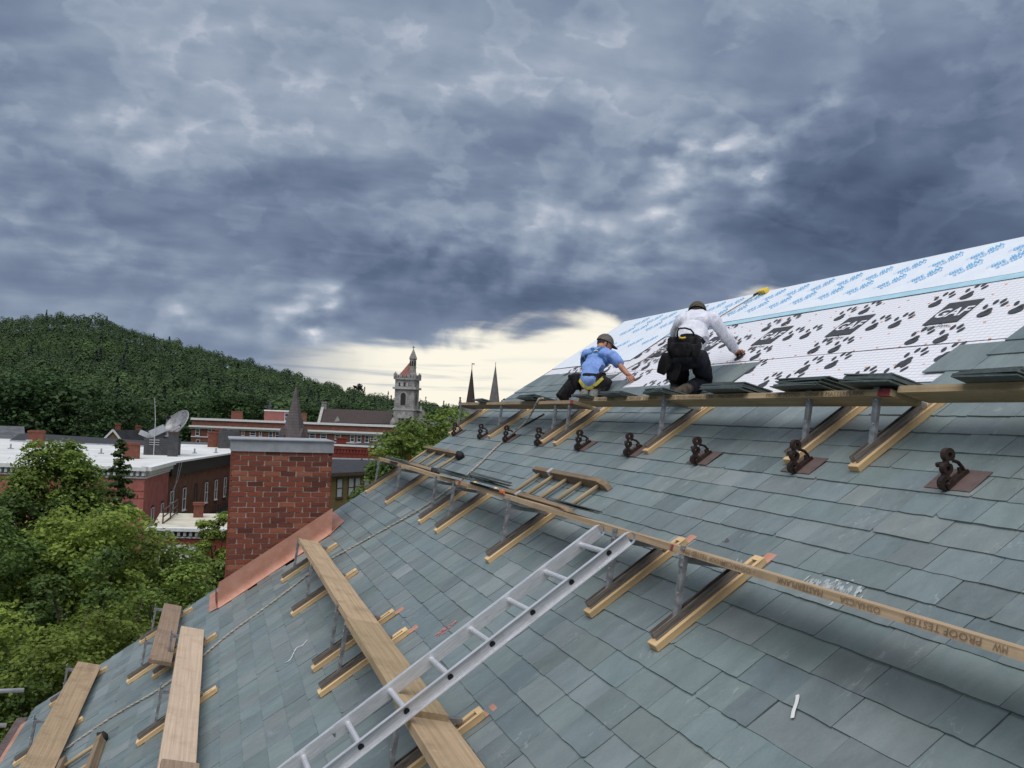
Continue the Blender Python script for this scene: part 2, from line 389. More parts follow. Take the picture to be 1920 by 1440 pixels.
    t.bump(n, .5, .006); M['chimney_brick'] = t.set(c, .85, spec=.2)
    t = NT('mortar'); n = t.noise(40, 5, .6)
    t.bump(n, .4, .005); M['mortar'] = t.set(t.mix(t.step(.3, .7, n), (.46, .385, .33), (.60, .52, .45)), .9, spec=.15)
    plain('lead_cap', (.42, .43, .45), .5, .14, 5, .45, .1)
    # sheets on the roof
    t = NT('synthetic_sheet')
    sp = t.n('ShaderNodeSeparateXYZ'); t.l(t.tc.outputs['Object'], sp.inputs[0])
    def lines(c, period, w):
        f = t.math('FRACT', t.math('MULTIPLY', c, 1/period)); return t.math('LESS_THAN', f, w/period)
    ln = t.math('MAXIMUM', lines(sp.outputs[0], .044, .0065), t.math('MULTIPLY', lines(sp.outputs[1], .06, .005), .7))
    wr = t.noise(2.5, 5, .6)
    c = t.mix(t.math('MULTIPLY', ln, .62), (.79, .79, .83), (.30, .30, .35)); t.bump(t.math('ADD', wr, t.math('MULTIPLY', ln, .08)), .35, .03)
    M['synthetic_sheet'] = t.set(c, .5)
    t = NT('membrane'); wr = t.noise(3.5, 5, .6); t.bump(wr, .3, .03)
    M['membrane'] = t.set(t.mix(t.step(.3, .7, wr), (.74, .79, .86), (.80, .84, .89)), .42)
    plain('blue_strip', srgb(168, 205, 220), .5, .08, 6)
    plain('print_black', (.05, .048, .055), .55, .2, 20)
    plain('print_blue', srgb(104, 182, 228), .5, .08, 20)
    plain('print_grey', (.30, .30, .33), .6, .1, 20)
    plain('cap_orange', (.74, .40, .27), .6, .2, 60)
    plain('paint_chalk', (.36, .395, .40), .85, .25, 30)
    plain('pink_mark', (.62, .20, .17), .7, .1, 30)
    # town
    def masonry(name, a, b, sc=3., rows=0, rough=.85, bump=.2):
        t = NT(name); n = t.noise(sc, 7, .68); f = t.noise(sc*9, 4, .6)
        c = t.mix(t.step(.3, .72, n), a, b); c = t.mix(t.math('MULTIPLY', t.step(.3, .7, f), .35), c, t.mix(.5, c, (.02, .015, .012)))
        if rows:
            s_ = t.n('ShaderNodeSeparateXYZ'); t.l(t.tc.outputs['Object'], s_.inputs[0])
            w = t.math('LESS_THAN', t.math('FRACT', t.math('MULTIPLY', s_.outputs[2], 1/rows)), .14)
            c = t.mix(t.math('MULTIPLY', w, .35), c, (.03, .02, .018))
        t.bump(f, bump, .02); M[name] = t.set(c, rough, spec=.2)
    masonry('red_painted_brick', (.40, .125, .105), (.52, .19, .16), 1.2)
    masonry('brown_brick', (.150, .068, .045), (.235, .112, .075), 1.6)
    masonry('institution_brick', (.150, .062, .046), (.215, .098, .072), 1.0)
    masonry('pink_stucco', (.30, .115, .10), (.36, .15, .13), 1.)
    masonry('dark_red_brick', (.19, .04, .032), (.27, .066, .05), 1.4)
    masonry('far_chimney_brick', (.17, .062, .045), (.25, .10, .07), 4)
    masonry('stone', (.20, .185, .175), (.46, .44, .42), .55, .65)
    masonry('stone_light', (.34, .33, .32), (.52, .50, .48), .8)
    masonry('stone_spire', (.15, .145, .14), (.23, .22, .21), .6, .5)
    masonry('tan_clapboard', (.20, .145, .062), (.25, .18, .085), 2., .13)
    masonry('grey_shingle', (.07, .072, .078), (.11, .11, .115), 2., .25)
    masonry('nave_slate', (.055, .042, .040), (.085, .064, .060), 1.6, .4)
    masonry('spire_copper', (.105, .088, .088), (.165, .140, .138), .9, .35)
    masonry('pyramid_tile', (.27, .11, .09), (.36, .16, .13), 1.5, .3)
    plain('black_roof', (.03, .031, .036), .8, .3, 1.2)
    plain('grey_roof', (.095, .1, .11), .8, .25, 1.)
    plain('white_roof', (.66, .66, .64), .6, .12, .25)
    plain('tan_roof', (.56, .52, .42), .8, .15, .8)
    plain('white_trim', (.72, .72, .71), .6, .07, 3)
    plain('grey_trim', (.33, .35, .37), .7, .1, 3)
    plain('dark_trim', (.028, .025, .024), .7, .2, 4)
    plain('brown_trim', (.075, .05, .04), .7, .2, 4)
    t = NT('glass'); n = t.noise(.9, 3, .5); M['glass'] = t.set(t.mix(t.step(.35, .7, n), (.02, .025, .03), (.10, .115, .13)), .12, spec=.6)
    plain('blind', (.42, .44, .45), .6, .1, 2)
    plain('black_iron', (.012, .012, .013), .6, .2, 10)
    t = NT('dish_mesh'); n = t.noise(1.4, 4, .6); M['dish_mesh'] = t.set(t.mix(t.step(.3, .7, n), (.16, .16, .165), (.36, .36, .37)), .5, .3)
    plain('pale_metal', (.55, .56, .58), .45, .1, 6, .4)
    plain('asphalt', (.05, .05, .052), .9, .2, .6)
    t = NT('lawn'); n = t.noise(.35, 7, .7); M['lawn'] = t.set(t.mix(t.step(.3, .7, n), (.028, .045, .018), (.06, .085, .03)), .95, spec=.1)
    # plants
    def leaves(name, trans=.25):
        t = NT(name); tint = t.attr('tint'); n = t.noise(.8, 3, .6)
        c = t.mix(t.math('MULTIPLY', t.step(.35, .7, n), .35), tint, t.mix(.6, tint, (.015, .025, .01)))
        t.set(c, .55, spec=.25)
        tr = t.n('ShaderNodeBsdfTranslucent'); t.l(c, tr.inputs[0]); mx = t.n('ShaderNodeMixShader'); mx.inputs[0].default_value = trans
        t.l(t.b.outputs[0], mx.inputs[1]); t.l(tr.outputs[0], mx.inputs[2]); t.l(mx.outputs[0], t.out.inputs[0]); M[name] = t.m
    leaves('leaf', .38); leaves('forest_leaf', .2)
    plain('bark', (.075, .062, .05), .95, .35, 5, 0, .4, .1)
    # clothing
    def cloth(name, a, b, sc=6., rough=.9, bump=.5, weave=True, dist=.035):
        t = NT(name); n = t.noise(sc, 4, .55, t.vec((1, 1, .45), (.5, .3, .2)), 1.2); w = t.noise(22, 3, .6)
        t.bump(t.math('ADD', n, t.math('MULTIPLY', w, .12)), bump, dist); M[name] = t.set(t.mix(t.step(.3, .7, n), a, b), rough, spec=.15)
    cloth('blue_shirt', (.17, .28, .60), (.24, .36, .70), 9, dist=.06); cloth('white_shirt', (.60, .60, .68), (.74, .74, .80), 9, dist=.06)
    cloth('black_trousers', (.011, .012, .018), (.026, .027, .036), 7); cloth('dark_trousers', (.028, .026, .028), (.055, .05, .05), 7)
    cloth('bag_black', (.008, .008, .010), (.028, .027, .029), 14); cloth('strap_blue', (.035, .115, .26), (.05, .15, .32), 20, .7, .2)
    cloth('strap_yellow', (.62, .52, .09), (.75, .65, .15), 20, .7, .2); cloth('strap_black', (.012, .012, .014), (.022, .022, .024), 20, .7, .2)
    cloth('cap_olive', (.095, .085, .078), (.16, .145, .132), 20); cloth('cap_peak', (.05, .055, .06), (.07, .075, .08), 20)
    t = NT('camo'); v = t.voro(20, out='Color'); n = t.noise(16, 3, .5, None, 1.5)
    c = t.mix(t.step(.45, .5, n), (.025, .028, .016), (.085, .075, .05)); c = t.mix(t.step(.60, .62, n), c, (.012, .012, .010)); M['camo'] = t.set(c, .9)
    cloth('boot', (.06, .045, .035), (.13, .105, .085), 12); cloth('boot_grey', (.10, .10, .095), (.22, .215, .20), 24)
    t = NT('skin'); n = t.noise(14, 4, .6); t.set(t.mix(t.step(.3, .7, n), (.34, .145, .085), (.46, .215, .135)), .5)
    t.b.inputs['Subsurface Weight'].default_value = .08; M['skin'] = t.m
    plain('hair', (.03, .024, .02), .7, .3, 30)
    # rope
    t = NT('rope'); n = t.noise(30, 4, .6); M['rope'] = t.set(t.mix(t.step(.3, .7, n), (.26, .235, .20), (.46, .42, .36)), .9)
    plain('rope_tan', (.30, .25, .21), .9, .25, 30)
    plain('yellow_plastic', (.75, .52, .06), .5, .1, 10)
    plain('rubber_black', (.014, .014, .015), .7, .3, 20)
    plain('orange_tip', (.72, .17, .06), .5, .3, 30)
    plain('white_strip', (.70, .70, .69), .6, .05, 10)
make_materials()
# ================================================================== ground and hill
def build_ground():
    b = MB(); s = 3000; n = 24
    for i in range(n+1):
        for j in range(n+1): b.v.append((-s+2*s*i/n, -s+2*s*j/n, -.02))
    for i in range(n):
        for j in range(n): a = i*(n+1)+j; b.face(a, a+n+1, a+n+2, a+1)
    o = b.build('ground', M['lawn'], kind='structure')
    # street in front of the red block and a side lane
    b = MB(); p0, p1 = street(-700, 1000, 62), street(470, 1000, 58); d = (p1-p0); d.z = 0; d.normalize(); nn = Vector((-d.y, d.x, 0))
    c = [p0-nn*4, p1-nn*4, p1+nn*4, p0+nn*4]; i = b.add([(q.x, q.y, .02) for q in c]); b.face(i, i+1, i+2, i+3)
    b.build('road', M['asphalt'], kind='structure')
build_ground()
# hill line as (picture bearing, height angle) seen from the roof
HILL = [(-700, 640), (-400, 622), (-200, 618), (0, 613), (60, 605), (110, 603), (160, 607), (200, 611), (235, 626), (300, 646), (400, 673), (500, 701), (560, 718), (600, 729), (650, 741), (700, 753), (735, 759), (790, 766), (860, 774), (1000, 780), (1300, 790), (1700, 800)]
HD = 950.
def hill_top(az):
    for (a, z0), (b_, z1) in zip(HPTS, HPTS[1:]):
        if a <= az <= b_: t = (az-a)/(b_-a); return z0+(z1-z0)*t
    return HPTS[0][1] if az < HPTS[0][0] else HPTS[-1][1]
HPTS = []
for px, py in HILL:
    p = street(px, py, HD); HPTS.append((math.degrees(math.atan2(p.x, p.y)), p.z-7.))
HPTS.sort()
def hill_z(az, d):
    top = max(3., hill_top(az)); t = min(1, max(0, (d-330)/(HD-330))); s = t*t*(3-2*t)
    k = .65*s+.35*t if d <= HD else max(0, 1-(d-HD)/700)
    x, y = d*math.sin(R(az)), d*math.cos(R(az))
    return top*k + (4*noise.noise(Vector((x*.006, y*.006, 0)))*k if d < HD else 0)
def build_hill():
    b = MB(); azs = [-46+1.0*i for i in range(98)]; ds = [300, 340, 380, 430, 480, 540, 600, 660, 720, 780, 840, 900, 950, 1010, 1100, 1250, 1500, 1700]
    for a in azs:
        for d in ds: b.v.append((d*math.sin(R(a)), d*math.cos(R(a)), hill_z(a, d)-.3))
    k = len(ds)
    for i in range(len(azs)-1):
        for j in range(k-1): q = i*k+j; b.face(q, q+k, q+k+1, q+1)
    b.build('hill', M['lawn'], kind='structure', smooth=True)
build_hill()

def leaf_mesh(name, centres, radii, normals, tints, mat):
    # one bent leaf spray (a quad) for every centre, facing its normal
    n = len(centres); c = np.asarray(centres, np.float32); nn = np.asarray(normals, np.float32); r_ = np.asarray(radii, np.float32)[:, None]
    nn /= np.linalg.norm(nn, axis=1, keepdims=True)+1e-9
    a = RNG.normal(size=(n, 3)).astype(np.float32); a -= nn*(a*nn).sum(1, keepdims=True); a /= np.linalg.norm(a, axis=1, keepdims=True)+1e-9
    b = np.cross(nn, a)
    asp = RNG.uniform(.55, .95, (n, 1)).astype(np.float32)
    V = np.empty((n, 4, 3), np.float32)
    V[:, 0] = c - a*r_; V[:, 1] = c + b*r_*asp - nn*r_*.15; V[:, 2] = c + a*r_; V[:, 3] = c - b*r_*asp - nn*r_*.15
    me = bpy.data.meshes.new(name); me.vertices.add(4*n); me.vertices.foreach_set('co', V.reshape(-1))
    me.loops.add(4*n); me.loops.foreach_set('vertex_index', np.arange(4*n, dtype=np.int32))
    me.polygons.add(n); me.polygons.foreach_set('loop_start', np.arange(0, 4*n, 4, dtype=np.int32)); me.polygons.foreach_set('loop_total', np.full(n, 4, np.int32))
    at = me.attributes.new('tint', 'FLOAT_COLOR', 'POINT'); t = np.ones((n, 4, 4), np.float32); t[:, :, :3] = np.asarray(tints, np.float32)[:, None, :]
    at.data.foreach_set('color', t.reshape(-1)); me.materials.append(mat); me.update(); return me

def build_forest():
    pts = []
    d = 335.
    while d < 960:
        step = 6.5 + (d-335)*.0045
        da = math.degrees(step/d); a = -22.
        while a < 40:
            aa, dd = a + random.uniform(-.45, .45)*da, d + random.uniform(-.5, .5)*step
            az_px = math.tan(R(aa)-YAW)*F_PX+960
            z = hill_z(aa, dd)
            if random.random() < .97 and -260 < az_px < 1250 and not (hill_top(aa) < 8 and dd < 600 and random.random() < .5): pts.append((aa, dd, z))
            a += da
        d += step*.9
    C, Rr, Nn, T = [], [], [], []
    for aa, dd, z in pts:
        con = random.random() < .07; h = random.choice((8.5, 10, 11, 12, 13, 15.5))*random.uniform(.9, 1.12)*(1.15 if con else 1)*(1 + .25*noise.noise(Vector((aa*.8, dd*.02, 3)))); w = h*random.uniform(.24, .34)*(.62 if con else 1)
        if dd > 900: h *= .9
        x, y = dd*math.sin(R(aa)), dd*math.cos(R(aa))
        n = 100 if dd > 650 else 170
        g = random.uniform(.85, 1.3); zone = .5+.5*noise.noise(Vector((x*.012, y*.012, 5))) + .35*noise.noise(Vector((x*.035, y*.035, 9))); g *= .72+.55*zone
        base = 1.2*(np.array((.016, .030, .018)) if con else np.array((.034+.020*zone, .062+.028*zone, .026)))*g
        u = RNG.normal(size=(n, 3)); u /= np.linalg.norm(u, axis=1, keepdims=True); u[:, 2] = np.abs(u[:, 2])*1.1-.15
        f = RNG.uniform(.8, 1., (n, 1))
        if con:
            t = RNG.uniform(0, 1, (n, 1))**1.3; ph = RNG.uniform(0, 6.283, (n, 1)); rr = w*(1-t)*RNG.uniform(.6, 1, (n, 1))
            c = np.hstack([rr*np.cos(ph), rr*np.sin(ph), .15*h + .85*h*t]); nm = np.hstack([np.cos(ph), np.sin(ph), .7+0*t])
        else:
            c = u*f*np.array((w, w, h*.42)) + np.array((0, 0, h*.58)); nm = u + RNG.normal(0, .14, (n, 3)) + np.array((0, 0, .35))
        C.append(c + np.array((x, y, z))); Nn.append(nm); Rr.append(np.full(n, (w*.15 if not con else w*.22))*RNG.uniform(.7, 1.25, n))
        T.append(base[None, :]*RNG.uniform(.85, 1.15, (n, 1)))
    me = leaf_mesh('forest', np.vstack(C), np.concatenate(Rr), np.vstack(Nn), np.vstack(T), M['forest_leaf'])
    o = obj('forest', me, kind='stuff'); tag(o, 'dark green wooded hill behind the town', 'forest')
build_forest()

# ================================================================== trees one can tell apart
def limb(b, p0, p1, r0, r1, seg=5, wob=.08):
    p0, p1 = Vector(p0), Vector(p1); L = (p1-p0).length; pts = []
    for i in range(seg+1):
        t = i/seg; q = p0.lerp(p1, t); k = math.sin(math.pi*t)*wob*L
        pts.append(q + Vector((random.uniform(-k, k), random.uniform(-k, k), random.uniform(-k, k)*.5)))
    b.tube(pts, [r0+(r1-r0)*i/seg for i in range(seg+1)], 7)
    return pts
def broad_tree(name, label, base, h, w, n, leaf, tone, group=None, clumps=26, crown_from=.28, lean=0., dead=0, open_=1.):
    t = thing(name, label, 'tree', base, group=group)
    b = MB(); th = h*.5
    limb(b, (0, 0, -.1), (lean, 0, th), h*.022, h*.013, 6, .02)
    cl = []
    for i in range(clumps):
        t_ = (i+.5)/clumps; zc = crown_from + (1-crown_from)*t_; prof = math.sqrt(max(.03, 1-((zc-(crown_from+.42*(1-crown_from)))/(.62*(1-crown_from)))**2))
        ang = i*2.399 + random.uniform(-.5, .5); rr = w*prof*random.uniform(.45, .92)
        c = Vector((rr*math.cos(ang)+lean*zc, rr*math.sin(ang), zc*h*random.uniform(.95, 1.02))); cl.append((c, w*random.uniform(.26, .42)*(.75+.25*prof)))
        if i % 2 == 0: limb(b, (lean*.6, 0, h*(crown_from*.6+.35*t_)), c, h*.009, h*.002, 4)
    for i in range(dead):
        a = random.uniform(0, 6.28); limb(b, (0, 0, h*.4), (w*.9*math.cos(a), w*.9*math.sin(a), h*random.uniform(.6, .95)), h*.008, .008, 6, .12)
    b.build('trunk', M['bark'], t, smooth=True)
    C, Rr, Nn, T = [], [], [], []
    per = n//clumps
    for c, rad in cl:
        g = random.uniform(.68, 1.30); k = 9; q = max(4, int(per*.55)//k); m_ = int(per*.45)
        u = RNG.normal(size=(m_, 3)); u /= np.linalg.norm(u, axis=1, keepdims=True); f = RNG.uniform(.2, 1, (m_, 1))**.5
        C.append(np.array(c) + u*f*rad*np.array((1.2, 1.2, .8)) + RNG.normal(0, rad*.12, (m_, 3))); Nn.append(u*.6 + np.array((0, 0, .7)) + RNG.normal(0, .45, (m_, 3))); Rr.append(leaf*RNG.uniform(.6, 1.25, m_))
        T.append(np.array(tone)[None, :]*g*RNG.uniform(.65, 1.2, (m_, 1)))
        for _ in range(k):                                            # each clump is a handful of flat sprays with gaps between
            u = RNG.normal(size=3); u /= np.linalg.norm(u); u[2] = u[2]*.8+.25
            sc = np.array(c) + u*rad*RNG.uniform(.45, 1.08)*np.array((1.1, 1.1, .85)); sr = rad*RNG.uniform(.26, .50)
            ph = RNG.uniform(0, 6.283, q); rr = np.sqrt(RNG.uniform(0, 1, q))*sr
            tl = u[:2]*RNG.uniform(.1, .55)
            p = np.stack([rr*np.cos(ph), rr*np.sin(ph), np.zeros(q)], 1); p[:, 2] = -(p[:, 0]*tl[0]+p[:, 1]*tl[1])*1.1 - (rr/sr)**2*sr*.25 + RNG.normal(0, sr*.13, q)
            C.append(sc+p); Nn.append(np.array((tl[0]*.8, tl[1]*.8, 1.))+RNG.normal(0, .38, (q, 3))); Rr.append(leaf*RNG.uniform(.6, 1.25, q))
            gg = g*random.uniform(.8, 1.22)
            T.append(np.array(tone)[None, :]*gg*RNG.uniform(.7, 1.3, (q, 1)) + np.array((.014, .010, 0))*RNG.uniform(-1, 1.5, (q, 1)))
    me = leaf_mesh('crown', np.vstack(C), np.concatenate(Rr), np.vstack(Nn), np.clip(np.vstack(T), .004, 1), M['leaf'])
    obj('crown', me, t); return t
def conifer(name, label, base, h, w, n, leaf, tone, group=None):
    t = thing(name, label, 'tree', base, group=group); b = MB(); limb(b, (0, 0, -.1), (0, 0, h*.97), h*.02, .02, 8, .006)
    C, Rr, Nn, T = [], [], [], []
    k = 70
    for i in range(k):
        t_ = (i/k)**.9; z = h*(.10+.89*t_); L = w*(1-t_)**.95*random.uniform(.6, 1.2)+.08; a = i*2.399+random.uniform(-.4, .4)
        end = Vector((L*math.cos(a), L*math.sin(a), z-L*.22+.1))
        b.tube([(0, 0, z), end*.55+Vector((0, 0, z*.45)), end], [.03*(1-t_)+.01, .012, .005], 5)
        m_ = max(12, int(n/k*(1.5-1.2*t_))); s = RNG.uniform(.12, 1.05, m_)[:, None]
        p = np.array((0, 0, z))[None, :]*(1-s) + np.array(end)[None, :]*s + RNG.normal(0, 1, (m_, 3))*(.10*L+.05)*np.array((1, 1, .5)) 
        C.append(p); Nn.append(np.array((math.cos(a)*.4, math.sin(a)*.4, .9))+RNG.normal(0, .5, (m_, 3))); Rr.append(leaf*RNG.uniform(.5, 1.2, m_))
        T.append(np.array(tone)[None, :]*random.uniform(.7, 1.3)*RNG.uniform(.65, 1.35, (m_, 1)))
    b.build('trunk', M['bark'], t, smooth=True)
    obj('crown', leaf_mesh('crown', np.vstack(C), np.concatenate(Rr), np.vstack(Nn), np.vstack(T), M['leaf']), t); return t
def flat(p): return Vector((p.x, p.y, 0))
MAPLE = (.175, .250, .050); DEEP = (.118, .188, .046); LIME = (.230, .305, .056)
def build_trees():
    G = 'street trees below the gable'
    def tr(label, px, py_top, dist, w, n, leaf, tone, name='maple_tree', **k):
        top = street(px, py_top, dist); broad_tree(name, label, flat(top), top.z, w, n, leaf, tone, G, **k)
    tr('tall maple in front of the red building', 118, 832, 46, 2.8, 40000, 0.0900, MAPLE, clumps=34)
    tr('lower maple at the left edge in front of the red wall', 20, 915, 44, 2.1, 15300, 0.0936, DEEP, clumps=20)
    tr('bright maple at the front centre of the tree belt', 150, 955, 25, 2.6, 37400, 0.0612, LIME, clumps=36)
    tr('bright maple crown left of the chimney foot', 262, 1022, 27, 2.3, 28900, 0.0612, MAPLE, clumps=32)
    tr('maple crown right beside the chimney', 372, 1048, 29, 2.0, 23800, 0.0612, MAPLE, clumps=28)
    tr('maple crown at the left edge below the tall maple', 10, 985, 24, 2.3, 27200, 0.0576, DEEP, clumps=32)
    tr('thin half-bare tree with grey branches in the middle of the belt', 160, 1020, 20, 1.3, 8500, 0.0504, DEEP, clumps=22, dead=26)
    tr('lime green maple low at the left behind the planks', 60, 1170, 18.5, 2.2, 28900, 0.0468, LIME, clumps=34)
    tr('lime green maple low beside the gable', 190, 1150, 19, 2.0, 27200, 0.0468, LIME, clumps=32)
    tr('dark maple low between the gable and the chimney', 300, 1090, 22, 2.0, 23800, 0.0504, MAPLE, clumps=30)
    tr('dark maple in the bottom left corner', -30, 1260, 17.5, 2.0, 22100, 0.0432, DEEP, clumps=28)
    tr('small green tree against the low white roof', 402, 965, 60, 1.5, 5950, 0.1008, LIME, clumps=14)
    p = street(228, 818, 43); conifer('spruce_tree', 'narrow spruce standing among the maples', flat(p), p.z, 2.6, 12000, .10, (.105, .155, .052), G)
    G2 = 'trees behind the far gable'
    for i, (px, py, d, w, n, lab) in enumerate(((815, 786, 60, 4.6, 17000, 'broad green tree behind the far gable below the stone tower'), (760, 822, 52, 3.2, 9000, 'round green tree left of the far gable above the brick parapet'), (865, 800, 66, 4.0, 9000, 'green tree behind the far gable under the twin spires'), (738, 862, 42, 1.6, 5000, 'small tree beside the tan house behind the far gable'), (905, 800, 80, 5, 7000, 'tree half hidden behind the upper walkway'))):
        top = street(px, py, d); broad_tree('maple_tree', lab, flat(top), top.z, w, int(n*1.6), .125, MAPLE if i != 3 else DEEP, G2, clumps=30)
    G3 = 'big trees at the foot of the hill'
    for i, (px, py, d, w, tone, lab) in enumerate(((75, 712, 205, 12, (0.054, 0.102, 0.035), 'biggest round tree at the foot of the hill on the left'), (155, 722, 215, 10, (0.067, 0.115, 0.038), 'second round tree at the foot of the hill'), (15, 735, 220, 11, (0.054, 0.096, 0.035), 'round tree at the left edge at the foot of the hill'), (215, 752, 190, 7, (0.048, 0.090, 0.032), 'smaller dark tree right of the round trees at the foot of the hill'), (262, 760, 230, 9, (0.067, 0.118, 0.038), 'light green tree behind the radio mast'),
            (345, 752, 260, 9, (0.058, 0.106, 0.035), 'tree behind the satellite dish'), (420, 742, 300, 10, (0.058, 0.112, 0.035), 'tree above the left end of the long brick building'), (470, 745, 310, 9, (0.058, 0.099, 0.035), 'tree left of the pink penthouse'), (590, 765, 320, 8, (0.058, 0.109, 0.035), 'tree right of the copper spire'), (650, 762, 330, 9, (0.048, 0.093, 0.032), 'tree above the nave roof'), (700, 770, 330, 8, (0.048, 0.090, 0.032), 'dark tree left of the stone tower'), (825, 772, 320, 8, (0.048, 0.090, 0.032), 'dark tree right of the stone tower'))):
        top = street(px, py, d); broad_tree('broadleaf_tree', lab, flat(top), top.z, w, 9000, w*.044, tone, G3, clumps=44, crown_from=.12)
    top = street(672, 722, 900); broad_tree('lone_tree', 'tall tree standing out on the hill shoulder left of the tower', Vector((top.x, top.y, top.z-22)), 22, 8.5, 1500, .9, (.022, .04, .018), None, clumps=20, crown_from=.2)

# ================================================================== the town
class Wall:                       # a vertical face: u along it, w up, depth towards the viewer
    def __init__(s, A, B, z0, org):
        s.A = Vector((A.x, A.y, 0)); d = Vector((B.x-A.x, B.y-A.y, 0)); s.L = d.length; s.d = d.normalized(); s.n = Vector((s.d.y, -s.d.x, 0)); s.z0 = z0; s.o = org
        if s.n.dot(-s.A) < 0: s.n = -s.n
    def p(s, u, w, d=0.): return s.A + s.d*u + s.n*d + Vector((0, 0, s.z0+w)) - s.o
    def slab(s, b, u0, u1, w0, w1, d0, d1):
        P = [s.p(u, w, d) for d in (d0, d1) for u, w in ((u0, w0), (u1, w0), (u1, w1), (u0, w1))]
        n = b.add(P); flip = s.d.cross(Vector((0, 0, 1))).dot(s.n) < 0
        for q in ((0, 3, 2, 1), (4, 5, 6, 7), (0, 1, 5, 4), (1, 2, 6, 5), (2, 3, 7, 6), (3, 0, 4, 7)): b.face(*[n+i for i in (q if not flip else reversed(q))])
def window(wl, par, u, w, ww, hh, frame='white_trim', arch=False, sash=True, sill=True, glass='glass', surround=None, d=.0):
    b = MB(); f = min(.09, ww*.12)
    wl.slab(b, u-ww/2, u-ww/2+f, w, w+hh, d+.0, d+.07); wl.slab(b, u+ww/2-f, u+ww/2, w, w+hh, d, d+.07)
    wl.slab(b, u-ww/2+f, u+ww/2-f, w+hh-f, w+hh, d, d+.07); wl.slab(b, u-ww/2+f, u+ww/2-f, w, w+f, d, d+.07)
    if sash: wl.slab(b, u-ww/2+f, u+ww/2-f, w+hh*.48, w+hh*.48+f*.8, d, d+.065)
    if sill: wl.slab(b, u-ww/2-.08, u+ww/2+.08, w-.10, w-.003, d, d+.14)
    wf = b.build('window', M[frame], par)
    b = MB(); wl.slab(b, u-ww/2+f, u+ww/2-f, w+f, w+hh-f, d, d+.02); b.build('pane', M[glass], wf)
    if arch:
        b = MB(); k = 8; P = [(u-ww/2-.06, w+hh-.02)]+[(u-(ww/2+.06)*math.cos(math.pi*i/k), w+hh+ww*.22*math.sin(math.pi*i/k)) for i in range(k+1)]+[(u+ww/2+.06, w+hh-.02)]
        n = b.add([wl.p(a, c, d+.06) for a, c in P]); m_ = b.add([wl.p(a, c, d-.05) for a, c in P]); q = len(P)
        b.face(*[n+i for i in range(q)])
        for i in range(q): b.face(n+i, m_+i, m_+(i+1) % q, n+(i+1) % q)
        b.build('arch', M[surround or 'dark_trim'], wf)
    return wf
def chimney_stack(par, p, w, d, h, org, mat='far_chimney_brick', cap=True, name='chimney'):
    b = MB(); p = Vector(p)-org; b.box(p+Vector((0, 0, h/2)), (w, d, h))
    if cap: b.box(p+Vector((0, 0, h-.12)), (w+.14, d+.14, .2))
    return b.build(name, M[mat], par)
def shell(name, par, pts, z0, z1, org, mat, roof_mat=None, roof_name='roof'):    # an upright block on a plan outline
    b = MB(); n = len(pts); a = b.add([Vector((p.x, p.y, z0))-org for p in pts]); c = b.add([Vector((p.x, p.y, z1))-org for p in pts])
    for i in range(n): b.face(a+i, a+(i+1) % n, c+(i+1) % n, c+i)
    o = b.build(name, M[mat], par)
    if roof_mat:
        b = MB(); c = b.add([Vector((p.x, p.y, z1+.005))-org for p in pts]); b.face(*[c+i for i in range(n)]); b.build(roof_name, M[roof_mat], par)
    return o

